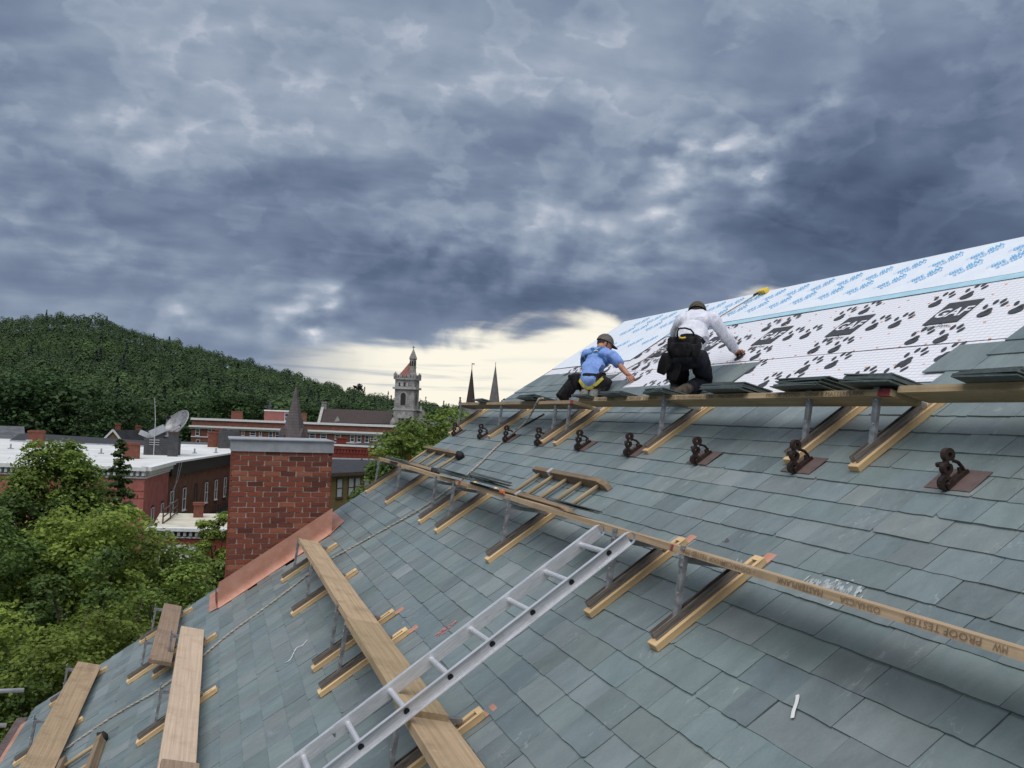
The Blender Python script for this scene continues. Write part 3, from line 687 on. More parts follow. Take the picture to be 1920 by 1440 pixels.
def red_block():
    zr = street(272, 878, 78).z
    A, B, C, D = street(-420, 850, 92), street(272, 878, 78), street(318, 868, 87), street(436, 850, 108)
    A2 = street(-420, 815, 140)
    org = flat(B); t = thing('red_brick_block', 'red painted brick block with white flat roof and dentil cornice', 'building', org)
    D1 = D.lerp(A2, .0)
    back = [flat(A), flat(B), flat(C), flat(D), flat(street(430, 832, 128)), flat(street(-420, 812, 150))]
    shell('wall', t, back[:3] + [flat(C)+Vector((-1, 6, 0)), flat(A)+Vector((0, 8, 0))], 0, zr-.30, org, 'red_painted_brick')
    shell('side_wall', t, [flat(C)+Vector((.03, .03, 0)), flat(D), back[4], flat(C)+Vector((-8, 20, 0))], 0, zr-.40, org, 'brown_brick')
    b = MB(); n = len(back); c = b.add([p+Vector((0, 0, zr))-org for p in back]); b.face(*[c+i for i in range(n)]); b.build('roof', M['white_roof'], t)
    WA, WB, WC = Wall(A, B, 0, org), Wall(B, C, 0, org), Wall(C, D, 0, org)
    for W_, nm, dark in ((WA, 'cornice', 0), (WB, 'cornice', 0)):
        b = MB(); W_.slab(b, -.2, W_.L+.25, zr-.22, zr+.10, -.3, .55); W_.slab(b, 0, W_.L, zr-.85, zr-.75, 0, .12); co = b.build(nm, M['white_trim'], t)
        b = MB(); u = .25
        while u < W_.L-.1: W_.slab(b, u, u+.22, zr-.62, zr-.22, 0, .35); u += .46
        b.build('dentils', M['white_trim'], co, kind='stuff')
        b = MB(); W_.slab(b, 0, W_.L, zr-.75, zr-.22, .0, .06); b.build('frieze', M['grey_trim'], co)
    b = MB(); WC.slab(b, -.1, WC.L+.1, zr-.10, zr+.08, -.4, .5); b.build('roof_edge', M['white_trim'], t)
    b = MB(); WC.slab(b, .1, WC.L, zr-1.35, zr-.11, 0, .22); b.build('frieze_band', M['dark_trim'], t)
    # string courses and windows in the red front, mostly behind the maples
    for zz in (zr-1.9, zr-2.5):
        b = MB(); WA.slab(b, 0, WA.L, zz, zz+.08, 0, .05); b.build('string_course', M['red_painted_brick'], t)
    u = WA.L-2.6
    while u > 3: window(WA, t, u, zr-5.5, 1.0, 2.0, arch=True); u -= 2.7
    for k in range(2): window(WB, t, WB.L*(.36+.40*k), zr-5.9, .85, 2.3, arch=True)
    for k in range(6): 
        u = WC.L*(.03+.166*k)+.4; window(WC, t, u, zr-5.0-.0*k, .92, 2.2, arch=True, frame='white_trim' if k != 2 else 'brown_trim')
    # fire escape on the side wall
    b = MB(); u0, u1 = WC.L*.48, WC.L*.98; wz = zr-6.3
    WC.slab(b, u0, u1, wz, wz+.08, .05, 1.3)
    for i in range(13):
        u = u0+(u1-u0)*i/12; WC.slab(b, u-.02, u+.02, wz+.08, wz+1.05, 1.26, 1.30)
    WC.slab(b, u0, u1, wz+1.03, wz+1.08, 1.25, 1.31); WC.slab(b, u0, u1, wz+.55, wz+.59, 1.25, 1.31)
    for dd in (.5, 1.1):
        p0, p1 = WC.p(u0+(u1-u0)*.62, wz, dd), WC.p(u1-.3, zr+1.2, dd); b.bar(p0, p1, .10, .10)
    for i in range(16):
        f = i/15; p0, p1 = WC.p(u0+(u1-u0)*.62, wz, .5), WC.p(u1-.3, zr+1.2, .5); q = p0.lerp(p1, f); b.bar(q, q+WC.n*.6, .05, .04)
    for u in (u0+.3, (u0+u1)/2, u1-.3): b.bar(WC.p(u, wz-1.3, .05), WC.p(u, wz, 1.2), .06, .06)
    b.build('fire_escape', M['black_iron'], t)
    # wires drooping from the roof edge
    b = MB()
    for k in range(2):
        p0, p1 = WC.p(1.4+k*.7, zr+.1, .5), WC.p(.3+k*.3, zr-4+k, .1); b.tube([p0, p0.lerp(p1, .4)+Vector((0, 0, -.7)), p1], .02, 5)
    b.build('wire', M['pale_metal'], t)
    # chimneys and a vent on the white roof
    for px, py, d, w, h in ((68, 829, 112, 1.55, 1.95), (240, 830, 96, .85, 1.5), (247, 842, 92, 1.45, 1.55)):
        p = street(px, py, d); chimney_stack(t, Vector((p.x, p.y, zr)), w, w*.8, h, org)
    p = street(54, 835, 110); b = MB(); q = Vector((p.x, p.y, zr))-org; b.tube([q, q+Vector((0, 0, .8))], .22, 10); b.tube([q+Vector((0, 0, .8)), q+Vector((0, 0, .95))], .34, 10); b.build('vent', M['pale_metal'], t)
    for px, py, d in ((20, 838, 108), (140, 836, 112), (190, 842, 100), (365, 845, 104), (405, 843, 106)):
        p = street(px, py, d); b = MB(); q = Vector((p.x, p.y, zr))-org; b.tube([q, q+Vector((0, 0, .55))], .09, 8); b.box(q+Vector((0, 0, .05)), (.5, .5, .1)); b.build('vent_pipe', M['grey_trim'], t)
    p = street(325, 825, 97); b = MB(); b.box(Vector((p.x, p.y, zr+1.2))-org, (1.0, .7, 2.4)); b.build('flue', M['grey_shingle'], t)
    b = MB(); b.box(Vector((p.x, p.y, zr+2.5))-org, (1.1, .8, .2)); b.build('flue_cap', M['brown_trim'], t)
    # dark hut that carries the dish
    p = street(305, 832, 100); b = MB(); b.box(Vector((p.x, p.y, zr+.9))-org, (3.6, 2, 1.8)); b.build('roof_hut', M['grey_shingle'], t)
    return zr
ZR = red_block()

def dish():
    p = street(305, 812, 100); base = Vector((p.x, p.y, ZR+1.85)); t = thing('satellite_dish', 'big grey mesh satellite dish tilted on the white roof', 'dish', base)
    c = street(337, 800, 100)-base
    ax = Vector((-.62, -.42, .52)).normalized(); e1 = ax.orthogonal().normalized(); e2 = ax.cross(e1)
    def pt(r_, a): return c + ax*(r_*r_*.20) + (e1*math.cos(a)+e2*math.sin(a))*r_
    b = MB(); n, k = 28, 7; RR = 1.75
    for s in (0, .03):
        for i in range(1, k+1):
            for j in range(n): b.v.append(tuple(pt(RR*i/k, 2*math.pi*j/n) + ax*s))
    for s in range(2):
        for i in range(k-1):
            for j in range(n):
                a = s*n*k+i*n+j; q = s*n*k+i*n+(j+1) % n; f = (a, q, q+n, a+n); b.face(*(f if s == 0 else f[::-1]))
    b.build('reflector', M['dish_mesh'], t, smooth=True)
    b = MB(); ring = [pt(RR, 2*math.pi*j/24) for j in range(25)]; b.tube(ring, .06, 6, False)
    for j in range(0, 24, 2): b.tube([pt(.2, 2*math.pi*j/24)-ax*.02, pt(RR*.6, 2*math.pi*j/24)-ax*.05, pt(RR, 2*math.pi*j/24)], .025, 5)
    b.build('rim', M['galvanised'], t)
    b = MB(); f = c+ax*1.75
    for j in range(3): b.tube([pt(RR*.97, 2*math.pi*(j+.2)/3), f], .035, 6)
    b.build('feed_arm', M['galvanised'], t)
    b = MB(); b.tube([f-ax*.2, f+ax*.25], .22, 10); b.build('feed_horn', M['black_iron'], t)
    b = MB(); b.tube([(0, 0, 0), c*.6, c-ax*.1], [.18, .16, .2], 8); b.tube([(1.2, .3, -.1), c-ax*.1], .07, 6); b.tube([(-1.4, 0, 0), c-ax*.1], .07, 6); b.build('mount', M['galvanised'], t)
    b = MB(); b.box((-1.6, 0, .25), (1.5, .8, .5), Matrix.Rotation(.4, 3, 'Y')); b.box((-.5, -.2, .7), (1.6, .9, .8), Matrix.Rotation(-.5, 3, 'Y')); b.build('gear_box', M['pale_metal'], t)
    q = street(289, 835, 99); top = street(290, 745, 99); t = thing('radio_mast', 'thin radio mast left of the satellite dish', 'mast', Vector((q.x, q.y, ZR)))
    b = MB(); b.tube([(0, 0, 0), (0, 0, (top.z-ZR)*.6), (top.x-q.x, top.y-q.y, top.z-ZR)], [.06, .045, .02], 6)
    for k in range(3): b.tube([(-.5, 0, 1.1+.25*k), (.5, 0, 1.1+.25*k)], .03, 5)
    b.build('pole', M['pale_metal'], t)
dish()

def low_annex():
    zr = street(360, 988, 68).z
    A, B = street(285, 988, 68), street(520, 993, 66); C, D = street(520, 970, 76), street(300, 962, 77)
    org = flat(A); t = thing('low_annex', 'low annex with pale flat roof, dentil cornice and small brick chimney', 'building', org)
    shell('wall', t, [flat(A), flat(B), flat(C), flat(D)], 0, zr-.35, org, 'dark_red_brick')
    b = MB(); c = b.add([flat(q)+Vector((0, 0, zr))-org for q in (A, B, C, D)]); b.face(c, c+1, c+2, c+3); b.build('roof', M['tan_roof'], t)
    W_ = Wall(A, B, 0, org); b = MB(); W_.slab(b, -.3, W_.L, zr-.2, zr+.03, -.2, .4); W_.slab(b, 0, W_.L, zr-.72, zr-.62, 0, .1); co = b.build('cornice', M['white_trim'], t)
    b = MB(); u = .2
    while u < W_.L: W_.slab(b, u, u+.2, zr-.55, zr-.2, 0, .3); u += .42
    b.build('dentils', M['grey_trim'], co, kind='stuff')
    b = MB(); W_.slab(b, .6, 3.2, 0.6, zr-1.2, 0, .1); b.build('sign_board', M['white_trim'], t)
    p = street(372, 962, 74); chimney_stack(t, Vector((p.x, p.y, zr)), .75, .6, 1.2, org)
    # rail of the old wooden stair at the left end
    b = MB(); p0, p1 = street(305, 985, 70), street(333, 945, 76)
    for dz in (.0, .5, 1.0): b.bar(Vector((p0.x, p0.y, zr+dz))-org, Vector((p1.x, p1.y, zr+dz+.2))-org, .08, .08)
    for f in (0, .5, 1): q = p0.lerp(p1, f); b.bar(Vector((q.x, q.y, zr))-org, Vector((q.x, q.y, zr+1.2))-org, .1, .1)
    b.build('stair_rail', M['brown_trim'], t)
low_annex()

def gable_house(label, pa, pb, dist, depth, eave_py, ridge_py, wall, roofm, cat='house', name='gable_house', wins=()):
    A, B = street(pa, eave_py, dist), street(pb, eave_py, dist); ze = (A.z+B.z)/2; zr = street((pa+pb)/2, ridge_py, dist+depth/2).z; org = flat(A)
    t = thing(name, label, cat, org); d = flat(B)-flat(A); L = d.length; d.normalize(); nn = Vector((-d.y, d.x, 0))
    if nn.dot(flat(A)) < 0: nn = -nn
    P = [flat(A), flat(B), flat(B)+nn*depth, flat(A)+nn*depth]; shell('wall', t, P, 0, ze, org, wall)
    b = MB(); o = .4
    r0, r1 = flat(A)+nn*depth/2-d*o, flat(B)+nn*depth/2+d*o
    pts = [flat(A)-nn*o-d*o+Vector((0, 0, ze-.2)), flat(B)-nn*o+d*o+Vector((0, 0, ze-.2)), r1+Vector((0, 0, zr)), r0+Vector((0, 0, zr)), flat(A)+nn*(depth+o)-d*o+Vector((0, 0, ze-.2)), flat(B)+nn*(depth+o)+d*o+Vector((0, 0, ze-.2))]
    i = b.add([q-org for q in pts]); b.face(i, i+1, i+2, i+3); b.face(i+3, i+2, i+5, i+4); b.build('roof', M[roofm], t)
    b = MB()
    for s in (flat(A), flat(B)):
        i = b.add([s+Vector((0, 0, ze))-org, s+nn*depth+Vector((0, 0, ze))-org, s+nn*depth/2+Vector((0, 0, zr-.15))-org]); b.face(i, i+1, i+2)
    b.build('gable', M[wall], t)
    W_ = Wall(A, B, 0, org)
    for u, w, ww, hh in wins: window(W_, t, u*L, ze+w, ww, hh)
    return t, org, ze, zr
def far_roofs():
    t, o, ze, zr = gable_house('grey roofed house at the left edge', -160, 42, 150, 12, 827, 797, 'grey_shingle', 'grey_roof')
    # house with its gable to us
    A, B = street(196, 824, 150), street(226, 826, 150); org = flat(A); t = thing('gable_house', 'dark roofed house with white gable trim and two brick chimneys', 'house', org)
    ze = A.z; C = street(212, 806, 150); fw = Vector((.75, .66, 0)); back = fw*10.5
    shell('wall', t, [flat(A), flat(B), flat(B)+back, flat(A)+back], 0, ze, org, 'tan_clapboard')
    b = MB(); pk = Vector((C.x, C.y, C.z)); i = b.add([flat(A)+Vector((-.3, 0, ze-.3))-org, pk-org, pk+back-org, flat(A)+back+Vector((-.3, 0, ze-.3))-org, flat(B)+Vector((.4, 0, ze-.6))-org, flat(B)+back+Vector((.4, 0, ze-.6))-org]); b.face(i, i+1, i+2, i+3); b.face(i+1, i+4, i+5, i+2); b.build('roof', M['black_roof'], t)
    b = MB(); i = b.add([flat(A)+Vector((0, 0, ze))-org, flat(B)+Vector((0, 0, ze))-org, pk+Vector((0, .05, -.2))-org]); b.face(i, i+1, i+2); b.build('gable', M['tan_clapboard'], t)
    b = MB(); b.bar(flat(A)+Vector((-.4, -.1, ze-.3))-org, pk+Vector((0, -.1, 0))-org, .3, .3); b.bar(pk+Vector((0, -.1, 0))-org, flat(B)+Vector((.4, -.1, ze-.5))-org, .3, .3); b.build('bargeboard', M['white_trim'], t)
    for px, h in ((221, 1.6), (259, 1.3)):
        p = street(px, 808, 156); chimney_stack(t, Vector((p.x, p.y, p.z-1.4)), .8, .8, h+1, org)
    # long flat black roof behind the white one
    A, B, C, D = street(18, 831, 128), street(270, 836, 118), street(300, 828, 132), street(40, 815, 158); org = flat(A); zt = street(150, 826, 130).z
    t = thing('flat_roofed_shed', 'long low building with flat black roof behind the white roof', 'building', org)
    shell('wall', t, [flat(A), flat(B), flat(C), flat(D)], 0, zt, org, 'grey_trim', 'black_roof')
    # grey roofs right of the dish
    A, B, C, D = street(338, 842, 122), street(428, 838, 124), street(430, 826, 140), street(340, 828, 142); org = flat(A); zt = street(380, 836, 128).z
    t = thing('grey_roofed_building', 'grey flat roofed building with brick chimneys behind the fire escape', 'building', org)
    shell('wall', t, [flat(A), flat(B), flat(C), flat(D)], 0, zt, org, 'grey_shingle', 'grey_roof')
    b = MB(); W_ = Wall(A, B, 0, org); W_.slab(b, 0, W_.L, zt-.1, zt+.05, 0, .15); b.build('roof_edge', M['pale_metal'], t)
    for px, py, w, h in ((399, 838, 1.35, 2.2), (408, 838, .9, 2.6)):
        p = street(px, py, 122); chimney_stack(t, Vector((p.x, p.y, zt)), w, w, h, org)
    b = MB(); p = street(428, 838, 120); b.box(Vector((p.x, p.y, zt+1.2))-org, (2.6, 3, 2.4)); b.build('roof_house', M['grey_shingle'], t)
far_roofs()

def institution():
    A, B = street(360, 784, 244), street(780, 803, 222)
    org = flat(A); t = thing('long_brick_building', 'long brown brick building with white cornice bands and small windows', 'building', org)
    zr = street(560, 793, 233).z
    d = (flat(B)-flat(A)).normalized(); nn = Vector((-d.y, d.x, 0))
    P = [flat(A), flat(B), flat(B)+nn*14, flat(A)+nn*14]; shell('wall', t, P, 0, zr, org, 'institution_brick', 'white_roof')
    W_ = Wall(A, B, 0, org); L = W_.L
    b = MB(); W_.slab(b, -.2, L+.2, zr-.2, zr+.35, -.3, .35); b.build('parapet_coping', M['white_trim'], t)
    b = MB(); W_.slab(b, -.4, L+.3, zr-2.1, zr-1.65, 0, .8); W_.slab(b, -.3, L+.3, zr-2.5, zr-2.1, 0, .4); b.build('cornice', M['white_trim'], t)
    b = MB(); W_.slab(b, 0, L, zr-4.75, zr-4.52, 0, .15); b.build('string_course', M['white_trim'], t)
    for x in (376, 399, 419, 433, 448, 461, 479, 493, 512, 524, 588, 608, 634, 660, 672, 686, 695, 701, 709, 714, 722):
        f = (x-360)/(780-360); u = L*(f*1.03-.01) if f < .97 else L*.98
        wide = x in (448, 479, 608, 634, 588); small = x in (433, 461, 493, 695, 701)
        window(W_, t, u, zr-4.35 + (.5 if small or wide else 0), 1.6 if wide else (.75 if small else 1.1), 1.25 if wide or small else 1.75, sill=True)
    for x in (374, 399): window(W_, t, L*((x-360)/420), zr-7.2, 1.1, 1.75)
    b = MB()
    for x in (376, 399, 419):
        u = L*((x-360)/420); W_.slab(b, u-.15, u+.15, zr-2.75, zr-2.3, 0, .2)
    b.build('keystones', M['white_trim'], t, kind='stuff')
    p = street(444, 782, 250); chimney_stack(t, Vector((p.x, p.y, zr-.5)), 3.0, 2, 3.0, org, 'far_chimney_brick')
    p = street(566, 796, 240); chimney_stack(t, Vector((p.x, p.y, zr-.5)), 2.2, 2, 3.2, org, 'brown_brick')
    # penthouse
    A2, B2 = street(495, 788, 246), street(540, 790, 244); zt = street(518, 771, 245).z; d2 = nn*7
    shell('penthouse', t, [flat(A2), flat(B2), flat(B2)+d2, flat(A2)+d2], zr-.3, zt, org, 'pink_stucco')
    Wp = Wall(A2, B2, 0, org); b = MB(); Wp.slab(b, -.1, Wp.L+.1, zt-.05, zt+.3, -7, .2); b.build('penthouse_roof', M['white_trim'], t)
    window(Wp, t, Wp.L*.93, zr+.3, 1.0, 2.2)
    # cupola far behind it
    p = street(502, 772, 330); t2 = thing('cupola', 'grey roof cupola peeping over the penthouse', 'cupola', flat(p)); b = MB(); z = p.z
    b.lathe([(2.6, z-8), (2.6, z-2.2), (2.9, z-2.0), (2.4, z-.2), (1.2, z+3.6), (.1, z+4.2)], 8); b.build('roof', M['grey_roof'], t2)
institution()

def copper_spire():
    base = street(551, 818, 108); tip = street(553, 722, 108); z0 = base.z; H = tip.z-z0; org = flat(base)
    t = thing('copper_spire', 'slender brown copper spire with small gablets behind the chimney', 'spire', org)
    b = MB(); b.lathe([(2.05, 0), (2.05, z0-.3)], 8, turn=R(22)); b.build('drum', M['brown_brick'], t)
    b = MB(); b.lathe([(1.9, z0-.6), (1.55, z0+.25), (1.28, z0+1.1), (.62, z0+H*.55), (.06, z0+H-.1)], 8, turn=R(22)); b.build('spire_roof', M['spire_copper'], t)
    b = MB(); b.tube([(0, 0, z0+H-.3), (0, 0, z0+H+.5)], .05, 6); b.ball((0, 0, z0+H), .12, 8, 5); b.build('finial', M['spire_copper'], t)
    for k in range(4):
        a = R(-60+90*k); d = Vector((math.cos(a), math.sin(a), 0)); s = Vector((-d.y, d.x, 0))
        b = MB(); c = d*1.35+Vector((0, 0, z0-.25))
        i = b.add([c+d*.55-s*.5, c+d*.55+s*.5, c+d*.55+Vector((0, 0, 1.25)), c-d*.5+Vector((0, 0, 1.25))]); b.face(i, i+1, i+2); b.face(i+1, i+3, i+2); b.face(i, i+2, i+3); b.build('gablet', M['spire_copper'], t)
copper_spire()

def church():
    D = 250.; c = street(760, 812, D); org = flat(c); t = thing('stone_church', 'grey stone church with square tower, red tower roof and dark slate nave', 'church', org)
    Rm = Matrix.Rotation(R(-27), 3, 'Z')
    def z(py): return street(760, py, D).z
    def T(x, y, zz): return Rm @ Vector((x, y, 0)) + Vector((0, 0, zz))
    s = 2.85
    def block(b, hx, hy, z0, z1, cx=0, cy=0, taper=1.):
        P = [T(cx+x*k, cy+y*k, zz) for zz, k in ((z0, 1), (z1, taper)) for x, y in ((-hx, -hy), (hx, -hy), (hx, hy), (-hx, hy))]
        n = b.add(P)
        for q in ((0, 3, 2, 1), (4, 5, 6, 7), (0, 1, 5, 4), (1, 2, 6, 5), (2, 3, 7, 6), (3, 0, 4, 7)): b.face(*[n+i for i in q])
    zb = z(711)
    b = MB(); block(b, s*1.04, s*1.04, 0, z(768)); block(b, s, s, z(768), zb); b.build('tower', M['stone'], t)
    b = MB(); block(b, s+.55, s+.55, z(729)-.2, z(727)+.1); block(b, s+.35, s+.35, zb-.2, zb+.25); block(b, s+.3, s+.3, z(768)-.25, z(766)); b.build('string_course', M['stone_light'], t)
    b = MB()
    for f in range(4):
        for k in range(5):
            o = -s+.45+k*(2*s-.9)/4; x, y = ((o, -s), (s, o), (o, s), (-s, o))[f]; block(b, .42, .42, zb+.2, zb+1.15, x, y)
    for x in (-1, 1):
        for y in (-1, 1): block(b, .42, .42, zb, zb+1.5, x*s, y*s); block(b, .28, .28, zb+1.5, zb+2.1, x*s, y*s, .05)
    b.build('battlements', M['stone'], t, kind='stuff')
    # red pyramid roof and corner turret
    b = MB(); zp = z(676); P = [T(-s+.35, -s+.35, zb+.3), T(s-.35, -s+.35, zb+.3), T(s-.35, s-.35, zb+.3), T(-s+.35, s-.35, zb+.3), T(.75, .2, zp)]; i = b.add(P)
    for q in range(4): b.face(i+q, i+(q+1) % 4, i+4)
    b.build('tower_roof', M['pyramid_tile'], t)
    b = MB(); b.tube([T(.75, .2, zp-.2), T(.75, .2, zp+.9)], .08, 6); b.ball(T(.75, .2, zp+.6), .2, 8, 5); b.build('roof_finial', M['stone'], t)
    tx, ty = 1.75, -s+1.6; q = T(tx, ty, 0)
    b = MB(); b.lathe([(1.35, zb), (1.2, zb+1.2), (1.0, z(696)), (.96, z(690)), (1.1, z(689.5)), (1.1, z(688.5)), (.95, z(688)), (.95, z(675)), (1.16, z(673.5)), (1.12, z(671)), (.12, z(655)), (.1, z(654))], 8, q); b.build('turret', M['stone'], t)
    b = MB(); b.tube([q+Vector((0, 0, z(655))), q+Vector((0, 0, z(649)))], .09, 6); b.tube([q+Vector((-.4, 0, z(651.5))), q+Vector((.4, 0, z(651.5)))], .07, 6); b.build('cross', M['black_iron'], t)
    for k in range(8):
        a = 2*math.pi*(k+.5)/8; d = Vector((math.cos(a), math.sin(a), 0)); sd = Vector((-d.y, d.x, 0)); cc = q+d*.87
        b = MB(); pts = [(-.2, z(687)), (.2, z(687)), (.2, z(678.2)), (0, z(676.8)), (-.2, z(678.2))]; b.prism([(x_, z_) for x_, z_ in pts], cc, sd, (0, 0, 1), d, .06); b.build('lancet', M['dark_trim'], t)
    # openings on the two faces towards us
    def opening(face, u, w, z0, z1, name='opening', mat='dark_trim', pointed=True, d=.03):
        ex = {0: Vector((1, 0, 0)), 1: Vector((0, 1, 0)), 3: Vector((0, -1, 0))}[face]; nn = {0: Vector((0, -1, 0)), 1: Vector((1, 0, 0)), 3: Vector((-1, 0, 0))}[face]
        o = Rm @ (ex*u + nn*(s+(.12 if z1 < z(768) else 0))); ex, nn = Rm @ ex, Rm @ nn
        P = [(-w/2, z0), (w/2, z0)] + [(w/2*math.cos(math.pi*k/8), z1-(w/2)+w/2*math.sin(math.pi*k/8)*(1.25 if pointed else 1)) for k in range(9)]
        b = MB(); b.prism(P, o, ex, (0, 0, 1), nn, d); b.build(name, M[mat], t)
        if name == 'belfry_opening':
            b = MB(); Q = [(x_*1.28, z_ if k_ < 2 else (z_-(z1-w/2))*1.28+(z1-w/2)) for k_, (x_, z_) in enumerate(P)]; b.prism(Q, o, ex, (0, 0, 1), nn, d*.5); b.build('arch_stones', M['stone_light'], t)
    for f in (0, 1, 3):
        opening(f, -.3, 1.55, z(760), z(738), 'belfry_opening')
        for k in range(4): opening(f, -1.7+.75*k+(.15 if f == 0 else 0), .42, z(725), z(718), 'slit', 'blind' if k % 2 else 'dark_trim')
        for k in range(3): opening(f, -1.1+1.05*k, .7, z(803), z(785), 'lancet', 'glass')
    # light stone gablet over the lancets and buttress tops
    b = MB()
    for f, (ex, nn) in {0: (Vector((1, 0, 0)), Vector((0, -1, 0))), 1: (Vector((0, 1, 0)), Vector((1, 0, 0)))}.items():
        o = Rm @ (nn*(s+.16)); b.prism([(-2.0, z(784)), (2.0, z(784)), (1.4, z(776)), (.9, z(779)), (.2, z(771)), (-.6, z(779)), (-1.6, z(774))], o, Rm @ ex, (0, 0, 1), Rm @ nn, .06)
    b.build('gablet_stones', M['stone_light'], t)
    for x, y in ((-s, -s), (s, -s), (s, s)):
        b = MB(); block(b, .8, .8, 0, z(792), x, y); block(b, .8, .8, z(792), z(784), x, y, .3); b.build('buttress', M['stone'], t)
    # nave roof to the left, porch gable to the right
    p0, p1 = street(598, 794, D+8), street(735, 794, D+4); r0, r1 = street(606, 766, D+16), street(735, 771, D+13); k0, k1 = street(602, 800, D+24), street(735, 800, D+22)
    b = MB(); i = b.add([p0-org, p1-org, r1-org, r0-org]); b.face(i, i+1, i+2, i+3); j = b.add([r0-org, r1-org, k1-org+Vector((0, 0, -2)), k0-org+Vector((0, 0, -2))]); b.face(j, j+1, j+2, j+3); b.build('nave_roof', M['nave_slate'], t)
    b = MB(); a, e = p0-org, p1-org
    i = b.add([Vector((a.x, a.y, 0)), Vector((e.x, e.y, 0)), e-Vector((0, 0, .15)), a-Vector((0, 0, .15))]); b.face(i, i+1, i+2, i+3)
    g = k0-org; i = b.add([Vector((a.x, a.y, 0)), a, r0-org+Vector((0, 0, .4)), g, Vector((g.x, g.y, 0))]); b.face(i, i+1, i+2, i+3, i+4); b.build('nave_wall', M['stone'], t)
    b = MB(); b.bar(a+Vector((-.2, -.2, -.4)), r0-org+Vector((-.2, -.2, .3)), .8, .6); b.bar(r0-org+Vector((-.2, -.2, .3)), g, .8, .6); b.build('coping', M['stone_light'], t)
    q = r0-org; b = MB(); b.box(q+Vector((.2, 0, .6)), (1.4, 1.2, 2.6)); b.box(q+Vector((.2, 0, 1.9)), (1.7, 1.5, .3)); b.build('gable_chimney', M['stone'], t)
    dm = street(633, 790, D+9)-org; b = MB(); b.prism([(-1.3, -1), (1.3, -1), (0, 1.5)], dm, (1, 0, 0), (0, 0, 1), (-.3, -.9, 0), .8); b.build('dormer', M['stone_light'], t)
    p0, p1, pk = street(778, 800, D-3), street(802, 800, D-3), street(789, 768, D-2)
    b = MB(); nn = Vector((.32, .95, 0)); i = b.add([flat(p0)-org, flat(p1)-org, p1-org, pk-org, p0-org]); b.face(i, i+1, i+2, i+3, i+4); j = b.add([q_+nn*8 for q_ in (flat(p0)-org, flat(p1)-org, p1-org, pk-org, p0-org)])
    for k in range(5): b.face(i+k, j+k, j+(k+1) % 5, i+(k+1) % 5)
    b.build('porch', M['stone'], t)
    b = MB(); b.box(pk-org+Vector((0, 0, .3)), (.8, .8, 1.6), None, .3); b.build('porch_pinnacle', M['stone_light'], t)
church()

def twin_spires():
    for nm, pxt, pyt, pxb, d, wb, lab in (('a', 885, 691, 882, 330, 2.0, 'darker left one of the two distant grey spires'), ('b', 928.7, 686, 926.3, 330, 2.35, 'paler right one of the two distant grey spires')):
        tip, base = street(pxt, pyt, d), street(pxb, 765, d); o = flat(base); t = thing('church_spire', lab, 'spire', o, group='distant twin spires')
        zb = base.z; b = MB(); b.lathe([(wb*1.05, zb), (wb*.93, zb+1.2), (.10, tip.z)], 8, turn=R(22)); b.build('spire_roof', M['stone_spire'] if nm == 'b' else M['nave_slate'], t)
        b = MB(); b.box((0, 0, zb/2), (wb*2.2, wb*2.2, zb)); b.build('tower', M['stone'], t)
        b = MB(); b.tube([(0, 0, tip.z-.4), (0, 0, tip.z+2.2 if nm == 'a' else tip.z+1.4)], .1, 6)
        if nm == 'a': b.box((.5, 0, tip.z+1.8), (1.2, .08, .35))
        b.build('weather_vane', M['black_iron'], t)
twin_spires()
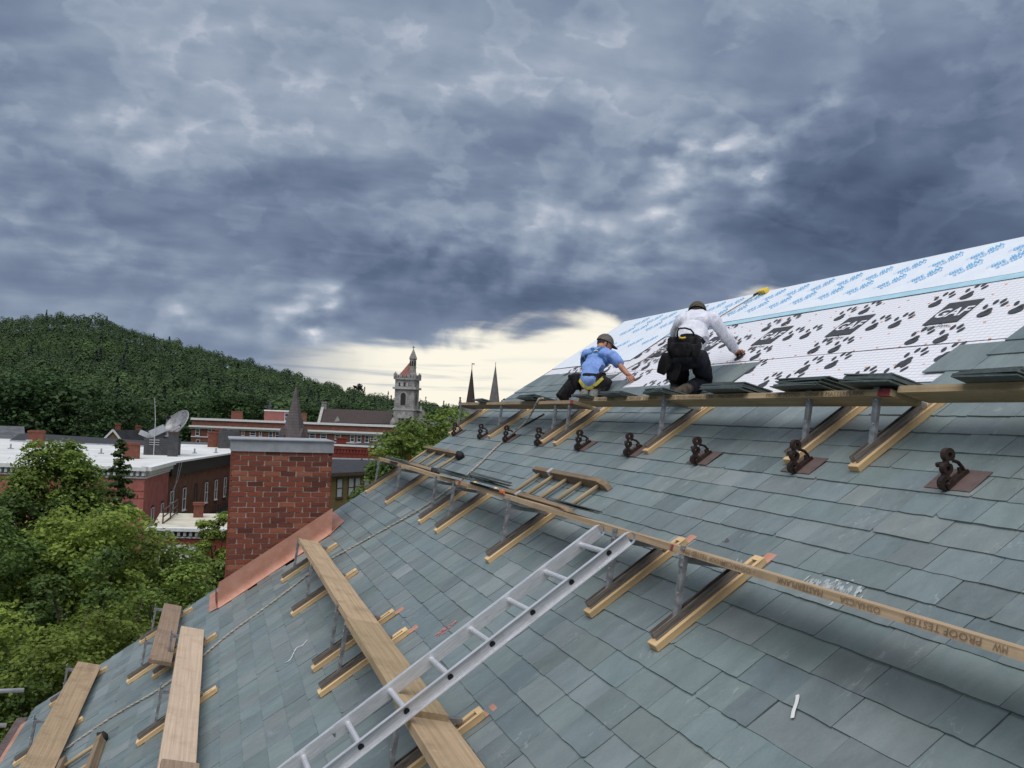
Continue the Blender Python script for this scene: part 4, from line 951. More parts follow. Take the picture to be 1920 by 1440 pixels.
def right_blocks():
    # brick parapet building
    A, B = street(600, 829, 132), street(770, 838, 126); zt = A.z; d = flat(B)-flat(A); nn = Vector((-d.y, d.x, 0)).normalized(); org = flat(A)
    t = thing('brick_parapet_building', 'dark red brick building with corbelled parapet right of the chimney', 'building', org)
    shell('wall', t, [flat(A), flat(B), flat(B)+nn*16, flat(A)+nn*16], 0, zt-.4, org, 'dark_red_brick', 'black_roof')
    W_ = Wall(A, B, 0, org); b = MB(); W_.slab(b, 0, W_.L, zt-.45, zt-.2, -.2, .25); b.build('coping', M['white_trim'], t)
    b = MB(); u = .1
    while u < W_.L: W_.slab(b, u, u+.25, zt-1.5, zt-.9, 0, .12); u += .5
    W_.slab(b, 0, W_.L, zt-.9, zt-.5, 0, .16); b.build('corbels', M['dark_red_brick'], t, kind='stuff')
    p = street(640, 828, 135); chimney_stack(t, Vector((p.x, p.y, zt-.6)), 1.4, 1, 1.3, org, 'dark_red_brick'); p = street(743, 836, 126); chimney_stack(t, Vector((p.x, p.y, zt-1)), 1.35, 1, 2.6, org, 'dark_red_brick')
    b = MB(); p = street(721, 832, 128)-org; b.bar((p.x, p.y, zt-.4), (p.x, p.y, zt+1.6), .2, .2); b.build('vent_pipe', M['pale_metal'], t)
    p0, p1 = street(640, 829, 150), street(736, 828, 150); b = MB(); 
    # tan house with tall windows
    A, B = street(560, 892, 84), street(698, 881, 92); ze = street(640, 886, 88).z; org = flat(A); C2, D2 = street(707, 862, 106), street(560, 858, 106)
    t = thing('tan_clapboard_house', 'tan clapboard house with dark flat roof and tall brown framed windows', 'house', org)
    shell('wall', t, [flat(A), flat(B), flat(C2), flat(D2)], 0, ze-.1, org, 'tan_clapboard')
    zb = street(640, 861, 106).z
    b = MB(); i = b.add([flat(A)+Vector((-.3, -.5, ze))-org, flat(B)+Vector((.4, -.4, ze))-org, flat(C2)+Vector((.4, 0, zb))-org, flat(D2)+Vector((0, 0, zb))-org]); b.face(i, i+1, i+2, i+3); b.build('roof', M['black_roof'], t)
    W_ = Wall(A, B, 0, org); b = MB(); W_.slab(b, -.3, W_.L+.4, ze-.35, ze-.02, 0, .5); b.build('eave_board', M['brown_trim'], t)
    Wb = Wall(D2, C2, 0, org); b = MB(); Wb.slab(b, 0, Wb.L, zb, zb+.15, -.1, .15); b.build('roof_curb', M['pale_metal'], t)
    for x in (575, 605, 634, 656, 669, 687):
        u = W_.L*((x-560)/(698-560)); window(W_, t, u, ze-2.55, .95, 1.95, 'brown_trim', glass='blind')
    for x in (634, 656): u = W_.L*((x-560)/(698-560)); window(W_, t, u, ze-5.6, .95, 1.8, 'brown_trim')
    # pale gables just right of the church
    for px, py, d, lab in ((800, 786, 225, 'small pale roof beside the church porch'), (850, 782, 240, 'pale grey roof under the twin spires')):
        gable_house(lab, px-18, px+22, d, 9, py+12, py, 'stone_light', 'grey_roof')
right_blocks()
build_trees()
# ================================================================== the house being re-roofed
RAKE_Y, RIDGE_V, EAVE_V, NEAR_Y = 13.56, 6.50, -4.25, -3.0
EXPO = .19
house = thing('slate_roofed_house', 'house under repair with green-grey slate roof, brick chimney and bare white roof sheets', 'house', RF(6, -4.0, -8.3))
house.location.z = 0
H0 = house.location.copy()
def in_house(o): o.location = o.location - H0 if o.parent == house else o.location; return o
def roof_part(name, me, parent=None, **k):           # built in roof coordinates (x up the slope, y along the ridge, z off it)
    o = obj(name, me, parent or house, **k)
    if parent is None:
        o.location = RF(0, 0, 0) - H0; o.rotation_euler = ROOF_ROT
    return o
def build_house():
    ridge, eave = RF(0, RIDGE_V, 0), RF(0, EAVE_V, 0)
    # walls under the roof
    b = MB(); x0, x1 = eave.x+.45, 2*ridge.x-eave.x-.45; y0, y1 = NEAR_Y+.2, RAKE_Y-.35; zt = eave.z+.12
    b.span((x0, y0, 0), (x1, y1, zt))
    wz = ridge.z-.25
    b.prism([(x0, zt), (x1, zt), (ridge.x, wz)], (0, y1-.3, 0), (1, 0, 0), (0, 0, 1), (0, 1, 0), .3)
    b.prism([(x0, zt), (x1, zt), (ridge.x, wz)], (0, y0, 0), (1, 0, 0), (0, 0, 1), (0, 1, 0), .3)
    b.v = [tuple(Vector(p)-H0) for p in b.v]; b.build('wall', M['tan_clapboard'], house)
    # deck and far slope
    b = MB(); b.span((EAVE_V, NEAR_Y, -.09), (RIDGE_V, RAKE_Y-.02, -.012)); roof = b.build('roof', M['deck'], house)
    roof.location = RF(0, 0, 0)-H0; roof.rotation_euler = ROOF_ROT
    L = RIDGE_V-EAVE_V
    b = MB(); b.span((0, NEAR_Y, -.10), (L, RAKE_Y-.02, -.0))
    fs = b.build('far_roof_slope', M['grey_shingle'], house); fs.location = ridge - H0 + Vector((0, 0, -.012)); fs.rotation_euler = (0, SLOPE, 0)
    b = MB(); b.span((EAVE_V-.03, RAKE_Y-.02, -.28), (RIDGE_V, RAKE_Y+.02, -.015)); roof_part('rake_board', b.mesh('rake_board', M['brown_trim']))
    b = MB(); b.span((EAVE_V-.05, RAKE_Y-.06, -.008), (RIDGE_V, RAKE_Y+.045, -.002)); roof_part('drip_edge', b.mesh('drip_edge', M['copper_brown']))
    # copper eave edge and gutter
    b = MB(); b.span((EAVE_V-.10, NEAR_Y, -.012), (EAVE_V+.35, RAKE_Y-.4, -.002)); roof_part('eave_flashing', b.mesh('eave_flashing', M['copper_bright']))
    b = MB(); e0 = RF(NEAR_Y, EAVE_V-.08, -.02)-H0; e1 = RF(RAKE_Y-.1, EAVE_V-.08, -.02)-H0
    prof = [(.0, 0), (-.13, 0), (-.13, -.03), (-.118, -.03), (-.11, -.11), (-.02, -.13), (0, -.13)]
    b.prism(prof, e0, (1, 0, 0), (0, 0, 1), (0, 1, 0), (e1-e0).y); b.build('gutter', M['copper_brown'], house)
    return roof
roof = build_house()

# ---- slates ------------------------------------------------------
B0 = 3.181                        # a course line measured on the roof
K_LO = math.ceil((EAVE_V+.02-B0)/EXPO)
# how far up each stretch of the ridge the new slates have got: (y from, y to, last butt line)
LAID = [(11.35, 14, 4.44), (10.45, 11.35, 4.25), (9.6, 10.45, 4.06), (8.25, 9.6, 3.87), (7.62, 8.25, 4.25), (7.24, 7.62, 4.25), (6.95, 7.24, 3.68),
        (5.12, 6.95, 3.50), (5.0, 5.12, 3.49), (4.86, 5.0, 3.68), (4.72, 4.86, 3.87), (4.55, 4.72, 4.25), (4.40, 4.55, 4.44), (4.0, 4.40, 4.63), (-4, 4.0, 4.82)]
def last_butt(y):
    for a, b, v in LAID:
        if a <= y < b: return v
    return 3.1
PALETTE = [((.160, .202, .203), 6), ((.166, .206, .202), 5), ((.154, .192, .199), 5), ((.174, .206, .210), 4), ((.164, .198, .204), 2), ((.172, .206, .200), 1), ((.138, .172, .178), 2), ((.205, .235, .236), 2)]
PAL = [c for c, w in PALETTE for _ in range(w)]
GUARDS = [13.28, 11.84, 10.68, 9.49, 8.28, 7.13, 5.95, 4.76, 3.51]
CHIM_Y = 12.2
def slate_poly(w, l):
    j = lambda s: random.uniform(-s, s)
    n = random.choice((3, 4, 5))
    butt = [(j(.0035), w*(i/n) + (j(.01) if 0 < i < n else 0)) for i in range(n+1)]
    if random.random() < .16:                                          # a chipped corner
        c = random.choice((0, -1)); d = random.uniform(.012, .03)
        if c == 0: butt = [(d, 0), (0, d*random.uniform(.6, 1.6))] + butt[1:]
        else: butt = butt[:-1] + [(0, w-d*random.uniform(.6, 1.6)), (d, w)]
    side = l*.5
    return butt + [(side, w+j(.003)), (l, w+j(.003)), (l, j(.003)), (side, j(.003))]
def add_slate(b, y, v, w, l, dh=0., tint=None):
    poly = slate_poly(w-.004, l); th = random.uniform(.008, .012); rz = random.uniform(-.004, .004)
    lift = random.uniform(.002, .007)
    P, Q = [], []
    for (a, u) in poly:
        h = .0165 + lift - .037*a + dh
        vv, yy = v + a - rz*u, y + .002 + u + rz*a
        P.append((vv, yy, h)); Q.append((vv, yy, h-th))
    n = len(P); i = b.add(P); k = b.add(Q)
    b.cur = tint
    b.face(*[i+q for q in range(n-1, -1, -1)])
    for q in range(n): b.face(i+q, i+(q+1) % n, k+(q+1) % n, k+q)
    b.cur = None
def build_slates():
    items = []
    k = K_LO
    while B0 + EXPO*k < 4.9:
        v = B0 + EXPO*k
        y = NEAR_Y + random.uniform(0, .3); 
        while y < RAKE_Y + .0:
            w = random.choice((.20, .24, .27, .30, .30, .33, .36, .40, .43)) * random.uniform(.96, 1.04)
            if y + w > RAKE_Y - .12: w = RAKE_Y + .03 - y
            yc = y + w/2
            if v <= last_butt(yc) + .03:
                top = v + EXPO > last_butt(yc) + .03
                # holes: copper base sheets of the snow guards, the chimney
                vc = v + EXPO/2
                skip = False
                if CHIM_Y-.02 < yc and -1.25 < vc < .42: skip = True
                c = random.choice(PAL); f = random.uniform(.86, 1.15); g = random.uniform(-.006, .006)
                tint = (max(.03, c[0]*f+g), c[1]*f, max(.03, c[2]*f-g*.5), 1)
                items.append((y, v, w, .40 if top else EXPO+.05, skip, tint))
            y += w
        k += 1
    # the 300 that show largest are pieces of their own, the rest one sheet of slates
    def shown(it):
        p = RF(it[0]+it[2]/2, it[1]+.1) - Vector((0, 0, CAM_Z)); d = p.dot(cam_fw)
        if d < .3: return 0
        x, yy = 960+F_PX*p.dot(cam_r)/d, 720-F_PX*p.dot(cam_u)/d
        if not (-30 < x < 1950 and 380 < yy < 1470): return 0
        return it[2]*abs(p.normalized().dot(NV))/(d*d)
    order = sorted(range(len(items)), key=lambda i: -shown(items[i])); own = set(order[:300])
    rest = MB()
    for i, (y, v, w, l, skip, tint) in enumerate(items):
        if skip: continue
        if i in own:
            b = MB(); add_slate(b, y, v, w, l, 0, tint); obj('slate', b.mesh('slate', M['slate']), roof)
        else: add_slate(rest, y, v, w, l, 0, tint)
    o = rest.build('slates', M['slate'], roof, kind='stuff')
build_slates()

# ---- text outlines for printed and stamped lettering -----------------------------
_txt = {}
def text_geo(s, bold=False):
    if s in _txt: return _txt[s]
    cu = bpy.data.curves.new('lettering', 'FONT'); cu.body = s; cu.size = 1; cu.resolution_u = 2
    if bold: cu.offset = .02
    o = bpy.data.objects.new('lettering', cu); COL.objects.link(o)
    dg = bpy.context.evaluated_depsgraph_get(); me = bpy.data.meshes.new_from_object(o.evaluated_get(dg))
    vs = [(v.co.x, v.co.y) for v in me.vertices]; fs = [tuple(p.vertices) for p in me.polygons]
    bpy.data.objects.remove(o); bpy.data.curves.remove(cu); bpy.data.meshes.remove(me)
    w = max(v[0] for v in vs); _txt[s] = (vs, fs, w); return _txt[s]
def put_text(b, s, o, ex, ey, size, bold=False, width=None, off=Vector((0, 0, 0))):
    vs, fs, w = text_geo(s, bold); o, ex, ey = Vector(o), Vector(ex), Vector(ey)
    kx = size if width is None else width/w
    n = b.add([o + ex*(x*kx) + ey*(y*size) + off for x, y in vs])
    for f in fs: b.face(*[n+i for i in f])

# ---- the unfinished upper part: sheets, prints, cap nails ---------------------------
def build_sheets():
    H = .004
    def sheet(name, v0, v1, y0, y1, h, mat, wav=.006, left=None):
        b = MB(); nv, ny = max(2, int((v1-v0)/.12)), int((y1-y0)/.2)
        for i in range(nv+1):
            for j in range(ny+1):
                y = y0+(y1-y0)*j/ny; sag = left(y) if left else 0
                v = v0+(v1-v0)*i/nv + sag
                b.v.append((v, y, h + wav*noise.noise(Vector((v*2.2, y*1.1, h*90)))))
        for i in range(nv):
            for j in range(ny):
                a = i*(ny+1)+j; b.face(a, a+ny+1, a+ny+2, a+1)
        return b.build(name, mat, roof, smooth=True)
    sheet('underlayment_sheet', 2.9, 4.62, NEAR_Y, RAKE_Y-.03, -.002, M['synthetic_sheet'], .002)
    up = sheet('underlayment_sheet', 4.58, 5.62, NEAR_Y, RAKE_Y-.03, .0035, M['synthetic_sheet'], .0045)
    drift = lambda y: -.035*max(0, y-8.2)**1.45*.55
    st = sheet('tape_strip', 5.60, 5.715, NEAR_Y, 11.7, .013, M['blue_strip'], .004, drift)
    mem = sheet('membrane_sheet', 5.70, RIDGE_V+.02, NEAR_Y, RAKE_Y-.03, .016, M['membrane'], .004)
    mem2 = sheet('membrane_sheet', 4.9, 5.72, 10.6, RAKE_Y-.03, .019, M['membrane'], .004)
    # black print on the woven sheet
    ex, ey = Vector((0, -1, 0)), Vector((1, 0, 0))                     # reads from below: right is towards the camera end
    def paw(v, y, s, z=.0115):
        bk = MB()
        def oval(cv, cy, a, b_, turn):
            n = 12; P = []
            for q in range(n):
                t = 2*math.pi*q/n; p, r_ = a*math.cos(t), b_*math.sin(t)
                P.append((v+(cv+p*math.cos(turn)-r_*math.sin(turn))*s, y-(cy+p*math.sin(turn)+r_*math.cos(turn))*s, z))
            i = bk.add(P); bk.face(*[i+q for q in range(n)])
        oval(-.055, 0, .046, .052, 0); oval(-.012, .0, .036, .026, .0)
        for cv, cy, t in ((.055, -.072, -.3), (.112, -.030, -.1), (.114, .028, .1), (.062, .074, .3)): oval(cv, cy, .033, .0165, t)
        bk.build('paw_print', M['print_black'], roof)
    def panel(yc, v0, v1, z, tilt=.02):
        bk = MB(); q = bk.add([(v0, yc+.165, z), (v0, yc-.185, z), (v1, yc-.185+tilt, z), (v1, yc+.165+tilt, z)]); bk.face(q, q+1, q+2, q+3); bk.build('logo_panel', M['print_black'], roof)
        wh = MB(); put_text(wh, 'GAF', ((v0+v1)/2-.075, yc+.16, z+.0025), ex, ey, .20, True, .33); wh.build('logo_lettering', M['synthetic_sheet'], roof, kind='stuff')
    y = 1.76
    PITCHY = 1.18
    for n in range(11):
        yc = 5.30 + PITCHY*(n-3)
        if yc > 12.8: break
        panel(yc, 4.925, 5.295, .0105)
        tp = MB(); put_text(tp, 'TigerPaw', (4.855, yc+.12, .0115), ex, ey, .075, False, .27); tp.build('small_lettering', M['print_black'], roof, kind='stuff')
        for dv, dy, s in ((5.06, .53, 1.12), (5.38, .36, 1.1), (5.45, .09, 1.1), (5.07, -.37, 1.12), (4.72, .04, 1.15), (4.70, -.26, 1.15)):
            paw(dv, yc+dy, s)
    for n in range(7):                                                 # second, lower roll
        yc = 4.7 + PITCHY*(n-2)+.3
        for dv, dy in ((4.38, .12), (4.42, -.2), (4.13, .42), (4.15, .12)):
            paw(dv, yc+dy, 1.15, .0035)
        panel(yc-.30, 3.72, 4.02, .0025, 0.)
    # blue lettering on the membrane, upside down from here
    bl = MB(); tx = Vector((-.76, .65, 0)); ty = Vector((-.65, -.76, 0))
    for row, vw in enumerate((6.47, 6.17)):
        for n in range(27):
            yc = 6.72 - .445*(n-13) + (.0 if row == 0 else .0)
            if not (-2 < yc < 13.0): continue
            o = Vector((vw, yc, .0235))
            put_text(bl, 'WIP', o, tx, ty, .115, True, .145); put_text(bl, '300', o+tx*.165, tx, ty, .10, True, .125); put_text(bl, 'HT', o+tx*.295, tx, ty, .04, False, .035)
            put_text(bl, 'CARLISLE', o+ty*.108+tx*.015, tx, ty, .062, True, .26)
    for n in range(6):
        o = Vector((5.62, 10.9+.445*n, .0265)); put_text(bl, 'WIP', o, tx, ty, .10, True, .13); put_text(bl, '300', o+tx*.145, tx, ty, .085, True, .12); put_text(bl, 'CARLISLE', o+ty*.085+tx*.02, tx, ty, .055, True, .24)
    bl.build('blue_print', M['print_blue'], roof, kind='stuff')
    # cap nails in rows
    cn = MB()
    for v0 in (4.60, 4.85, 5.12, 5.36, 5.50):
        yy = 0.
        while yy < 12.6:
            v = v0 + random.uniform(-.02, .02); yn = yy + random.uniform(-.04, .04)
            cn.lathe([(.0125, 0), (.010, .003), (0.001, .004)], 7, (v, yn, .0065)); yy += .27 if v0 in (4.60,) else .32
    for v0 in (3.8, 4.05, 4.3):
        yy = 4.6
        while yy < 8.:
            cn.lathe([(.0125, 0), (.010, .003), (0.001, .004)], 7, (v0 + random.uniform(-.02, .02), yy, -.002)); yy += .3
    cn.build('cap_nails', M['cap_orange'], roof, kind='stuff')
    b = MB(); b.span((RIDGE_V-.06, NEAR_Y, .0), (RIDGE_V+.01, RAKE_Y+.02, .012)); b.build('ridge_board', M['brown_trim'], roof)
build_sheets()

# ---- chimney -----------------------------------------------------
def build_chimney():
    # brick by brick; the front face looks back at the camera along -Y
    X0, X1, Y0, Y1 = .215, 1.545, CHIM_Y, CHIM_Y+.95
    ztop = CAM_Z-.560
    CH, MOD = .0705, (X1-X0)/6.25
    def roof_z(x): return RF(0, (x-RF(0, 0, 0).x)/SV.x, 0).z
    core = MB(); zl = roof_z(X0)-.35
    core.span((X0+.012, Y0+.010, zl), (X1-.012, Y1-.012, ztop)); core.v = [tuple(Vector(p)-H0) for p in core.v]
    ch = core.build('chimney', M['mortar'], house)
    pieces = {}
    others = MB()
    nrow = int((ztop-zl)/CH)
    for r_ in range(nrow):
        z1 = ztop-CH*r_; z0 = z1-CH+.0135
        xs = []; x = X0 - (MOD/2 if r_ % 2 else 0)
        while x < X1-.01:
            a, c = max(X0, x), min(X1, x+MOD)
            if c-a > .03: xs.append((a + (.007 if a > X0 else 0), c-(.007 if c < X1 else 0)))
            x += MOD
        for a, c in xs:
            if z1 < roof_z(a)-.05: continue
            b = MB(); e = lambda s=.003: random.uniform(-s, s)
            fy = Y0 + random.uniform(-.004, .003)
            P = [Vector((a+e(), fy+e(.0015), z0+e())), Vector((c+e(), fy+e(.0015), z0+e())), Vector((c+e(), fy+e(.0015), z1+e())), Vector((a+e(), fy+e(.0015), z1+e()))]
            ctr = sum(P, Vector())/4
            F = [p+(ctr-p)*.0+Vector((0, 0, 0)) for p in P]
            fr = [p + (ctr-p).normalized()*.004 + Vector((0, -.003, 0)) for p in P]
            bk_ = [p+Vector((0, .05, 0)) for p in P]
            i = b.add([q-ctr for q in fr]); j = b.add([q-ctr for q in P]); k = b.add([q-ctr for q in bk_])
            b.face(i, i+1, i+2, i+3)
            for q in range(4): b.face(j+q, j+(q+1) % 4, i+(q+1) % 4, i+q); b.face(k+q, k+(q+1) % 4, j+(q+1) % 4, j+q)
            o = obj('brick', b.mesh('brick', M['chimney_brick']), ch); o.location = ctr-H0
        # the other three faces
        for (fx, nx) in ((X0, -1), (X1, 1)):
            y = Y0 + (.0 if r_ % 2 else MOD/2) + .0
            yy = Y0+.006
            cuts = [Y0+.115] if r_ % 2 == 0 else []
            y = Y0 + (.115 if r_ % 2 == 0 else 0)
            segs = [(Y0, Y0+.115)] if r_ % 2 == 0 else []
            while y < Y1-.02: segs.append((y, min(Y1, y+MOD))); y += MOD
            for a, c in segs: others.span((fx-.006 if nx < 0 else fx-.03, a+.005, z0), (fx+.03 if nx < 0 else fx+.006, c-.005, z1))
        y = X0
        while y < X1-.02: others.span((y+.005, Y1-.03, z0), (min(X1, y+MOD)-.005, Y1+.006, z1)); y += MOD
    others.v = [tuple(Vector(p)-H0) for p in others.v]
    others.build('side_bricks', M['chimney_brick'], ch, kind='stuff')
    # lead-coated cap
    b = MB(); b.span((X0-.02, Y0-.025, ztop+.004), (X1+.02, Y1+.02, ztop+.145)); b.span((X0-.055, Y0-.06, ztop+.145), (X1+.02, Y1+.05, ztop+.158)); b.span((X0-.022, Y0-.03, ztop-.012), (X1+.022, Y1+.022, ztop+.004))
    b.v = [tuple(Vector(p)-H0) for p in b.v]; b.build('chimney_cap', M['lead_cap'], ch)
    # copper flashing: upright sheet against the bricks with crumpled hem on the slates
    b = MB(); n = 26; v0, v1 = (X0-RF(0, 0, 0).x)/SV.x-.10, (X1-RF(0, 0, 0).x)/SV.x+.06
    rows = [(0.30, -.008), (.22, -.010), (.12, -.012), (.03, -.014), (.012, -.045), (.013, -.09), (.022, -.094)]
    for i in range(n+1):
        v = v0+(v1-v0)*i/n
        for h, dy in rows:
            wob = .007*noise.noise(Vector((v*5, h*6, 1)))
            b.v.append(tuple(RF(CHIM_Y+dy-.004-abs(wob), v, .016+(.3*wob if h < .05 else 0)) + Vector((0, 0, (h-.012)*1.2)) - H0))
    k = len(rows)
    for i in range(n):
        for j in range(k-1): a = i*k+j; b.face(a, a+1, a+k+1, a+k)
    b.build('flashing', M['copper_bright'], ch, smooth=True)
    # downhill apron and uphill saddle
    b = MB()
    def quad(*pts):
        i = b.add([RF(*p)-H0 for p in pts]); b.face(*[i+q for q in range(len(pts))])
    quad((CHIM_Y-.06, v0+.02, .030), (CHIM_Y+1.15, v0+.02, .030), (CHIM_Y+1.15, v0-.12, .028), (CHIM_Y+.02, v0-.12, .028))
    quad((CHIM_Y-.02, v0+.03, .12), (CHIM_Y+1.0, v0+.03, .12), (CHIM_Y+1.0, v0+.0, .03), (CHIM_Y-.02, v0+.0, .03))
    quad((CHIM_Y-.16, v1-.05, .03), (CHIM_Y+.1, v1-.05, .034), (CHIM_Y+.12, v1+.24, .03), (CHIM_Y-.04, v1+.06, .03))
    quad((CHIM_Y+.1, v1-.05, .034), (CHIM_Y+1.2, v1-.05, .034), (CHIM_Y+1.2, v1+.24, .03), (CHIM_Y+.12, v1+.24, .03))
    n = len(b.f)
    for k, nm in ((0, 'apron'), (1, 'saddle')):
        q = MB(); q.v = b.v[8*k:8*k+8]; q.f = [tuple(i-8*k for i in f) for f in b.f[2*k:2*k+2]]; q.c = [None]*2; q.mi = [0]*2; q.build(nm, M['copper_bright'], ch)
build_chimney()
# ================================================================== roofers' gear on the slates
def roof_thing(name, label, cat, y, v, h=0., group=None, turn=0.):
    o = thing(name, label, cat, RF(y, v, h), ROOF_ROT, group)
    if turn: o.rotation_euler = (Matrix.Rotation(-SLOPE, 3, 'Y') @ Matrix.Rotation(turn, 3, 'Z')).to_euler()
    return o
# ---- slater's brackets: pine block with a slot, steel channel, post, arm
POST0, POST1 = Vector((.185, .012, .075)), Vector((.452, .012, .378))
ARM0, ARM1 = Vector((.428, .012, .318)), Vector((.690, .012, .078))
def make_bracket():
    t = roof_thing('roof_bracket', 'x', 'bracket', 0, 0, group='slater brackets under the planks')
    z0 = .018
    b = MB(); b.span((0, -.045, z0), (.64, .045, z0+.042)); b.span((.64, -.045, z0), (.775, -.020, z0+.042)); b.span((.64, .020, z0), (.775, .045, z0+.042)); b.span((.775, -.045, z0), (.815, .045, z0+.042))
    b.build('block', M['new_pine'], t, bevel=.0035)
    b = MB(); zc = z0+.044
    for y in (-.008, .032):
        b.span((.035, y-.003, zc), (.64, y+.003, zc+.042)); b.span((.035, y-.012, zc), (.64, y-.003, zc+.005))
    b.span((.64, -.016, zc-.035), (.77, .016, zc-.016))
    b.build('channel', M['weathered_channel'], t)
    b = MB(); b.bar(POST0, POST1, .005, .044, (0, 1, 0)); d = (POST1-POST0).normalized(); q = Vector((d.z, 0, -d.x))
    for s in (-.0205, .0205): b.bar(POST0+Vector((0, s, 0))+q*.012, POST1-d*.05+Vector((0, s, 0))+q*.012, .022, .0035, (0, 1, 0))
    b.bar(POST1-d*.115-q*.005, POST1-q*.005, .004, .050, (0, 1, 0))
    b.build('post', M['galvanised'], t)
    b = MB(); a0 = ARM0; b.bar(a0, ARM1, .005, .044, (0, 1, 0))
    for s in (-.020, .020): b.bar(a0+Vector((-.006, s, -.012)), ARM1+Vector((-.006, s, -.010)), .030, .004, (0, 1, 0))
    b.build('arm', M['galvanised'], t)
    b = MB()
    for f in (.0, .05, .09, .24):
        p = POST1-d*(f+.015)+Vector((0, -.012, 0))-q*.006; b.tube([p, p-q*.006], .006, 6)
    b.build('bolts', M['bolt'], t, kind='stuff')
    return t
BRK = [('L', 'lower walkway', [(13.31, 1.157), (11.67, 1.158), (9.61, 1.159), (8.83, 1.158), (7.01, 1.158), (4.95, 1.18), (4.13, 1.20)]),
       ('U', 'upper walkway', [(13.6, 2.82), (11.5, 2.842), (9.46, 2.851), (9.02, 2.842), (6.88, 2.868), (4.92, 2.925), (4.27, 2.915)]),
       ('M', 'middle planks below the chimney', [(11.19, -.495), (9.40, -.519), (7.37, -.508), (6.755, -.525), (4.78, -.50)]),
       ('A', 'short grey plank at the gable edge', [(13.15, -2.60), (11.30, -2.59)]),
       ('B', 'pale plank left of the rope', [(10.72, -2.215), (8.66, -2.21)]),
       ('C', 'leftmost plank near the eave', [(12.92, -3.87), (11.0, -3.92), (9.2, -3.9)])]
ORD = ['first', 'second', 'third', 'fourth', 'fifth', 'sixth', 'seventh', 'eighth', 'ninth']
proto = make_bracket(); first = True
for code, where, lst in BRK:
    for i, (y, v) in enumerate(lst):
        t = proto if first else copy_tree(proto); first = False
        t.location = RF(y, v, 0); 
        t['label'] = f"roof bracket under the {where}, {ORD[i]} from the far end" if len(lst) > 1 else f"roof bracket under the {where}"
# ---- copper tabs showing above the blocks
for y, v in ((7.37, .30), (6.755, .285), (4.78, .305), (4.95, 1.985), (4.13, 2.005)):
    b = MB(); b.span((0, -.045, .018), (.085, .04, .021)); o = b.build('copper_tab', M['copper_bright'], roof, loc=(v, y, 0))

# ---- planks. Local frame: y along the plank, x across it inwards, z up; the arm tilts it about nine degrees in
TILT = R(47)
def plank(label, y0, y1, v, h, mat, w=.245, th=.042, stamp=None, red=None, group=None, yaw=0., flip=False):
    c = (y0+y1)/2
    o = thing('plank', label, 'plank', RF(c, v, h), (0, -SLOPE+TILT, 0), group)
    if yaw: o.rotation_euler = (Matrix.Rotation(-SLOPE+TILT, 3, 'Y') @ Matrix.Rotation(yaw, 3, 'Z')).to_euler()
    L = y1-y0; b = MB(); n = 10
    warp = [random.uniform(-.004, .004) for _ in range(n+1)]
    P = []
    for i in range(n+1):
        yy = -L/2+L*i/n; dz = warp[i]*.5; dx = warp[n-i]*.4
        b.add([(dx, yy, -th+dz), (w+dx, yy, -th+dz), (w+dx, yy, dz), (dx, yy, dz)])
    for i in range(n):
        a = 4*i; c_ = a+4
        b.face(a, a+3, c_+3, c_); b.face(a+3, a+2, c_+2, c_+3); b.face(a+2, a+1, c_+1, c_+2); b.face(a+1, a, c_, c_+1)
    b.face(0, 1, 2, 3); b.face(4*n, 4*n+3, 4*n+2, 4*n+1)
    b.build('board', M[mat], o)
    if stamp:                                                        # lettering on the outer edge
        s = MB()
        for (txt, yo, upside) in stamp:
            ex = Vector((0, 1, 0)) if upside else Vector((0, -1, 0)); ey = Vector((0, 0, -1)) if upside else Vector((0, 0, 1))
            base = Vector((-.0045, yo-c, -th*.88 if not upside else -th*.12))
            put_text(s, txt, base, ex, ey, th*.95, False, .052*len(txt)*th/.042*.62)
        s.build('stamped_lettering', M['stamp_ink'], o, kind='stuff')
    for (a, e_) in (red or []):
        s = MB(); s.span((-.0035, a-c+.002, -th-.0015), (.03, e_-c+.0015, .0012)); s.build('red_end', M['red_paint'], o)
    return o
LV, LH, UH = 1.640, .374, .366
def uv(y): return 3.335 - .0105*(y-4.3)
g1 = 'planks of the lower walkway'; g2 = 'planks of the upper walkway'
plank('stamped edge plank at the near end of the lower walkway', -1.0, 4.26, LV+.002, LH, 'plank_tan', th=.037, stamp=[('MW', 2.10, True), ('PROOF TESTED', 2.20, True), ('OSHA/CSA', 2.66, True), ('MASTERPLANK', 2.99, True), ('- OSHA/CSA', 3.47, True), ('PROOF TESTED MW', 3.72, True)], red=[(4.24, 4.26)], group=g1)
plank('plain edged plank in the middle of the lower walkway behind the aluminium ladder', 4.28, 8.72, LV, LH, 'plank_tan', th=.037, red=[(8.66, 8.72)], group=g1)
plank('far plank of the lower walkway with slates stacked on it', 8.74, 13.5, LV-.01, LH, 'plank_tan', red=[(13.42, 13.5)], group=g1)
plank('plank at the near right end of the upper walkway', -1.0, 4.10, uv(3.4), UH, 'plank_new', group=g2)
plank('stamped plank in the middle of the upper walkway in front of the kneeling men', 4.13, 8.86, uv(6.5), UH, 'plank_new', stamp=[('OSHA & MASTERPLANK', 4.92, False), ('PROOF TESTED', 5.36, False), ('MASTERPLANK', 6.0, False), ('OSHA / CSA', 6.4, False), ('PROOF TESTED MW', 6.86, False), ('MASTERPLANK  OSHA/CSA', 7.7, False), ('PROOF TESTED', 8.3, False)], red=[(4.13, 4.23)], group=g2)
plank('far plank of the upper walkway against the pale sky', 8.9, 13.75, uv(11), UH, 'plank_tan', red=[(8.9, 8.98)], group=g2)
g3 = 'planks of the middle run'
plank('far plank of the middle run starting at the chimney flashing', 6.30, 11.25, -.04, .374, 'plank_tan', .26, .044, group=g3)
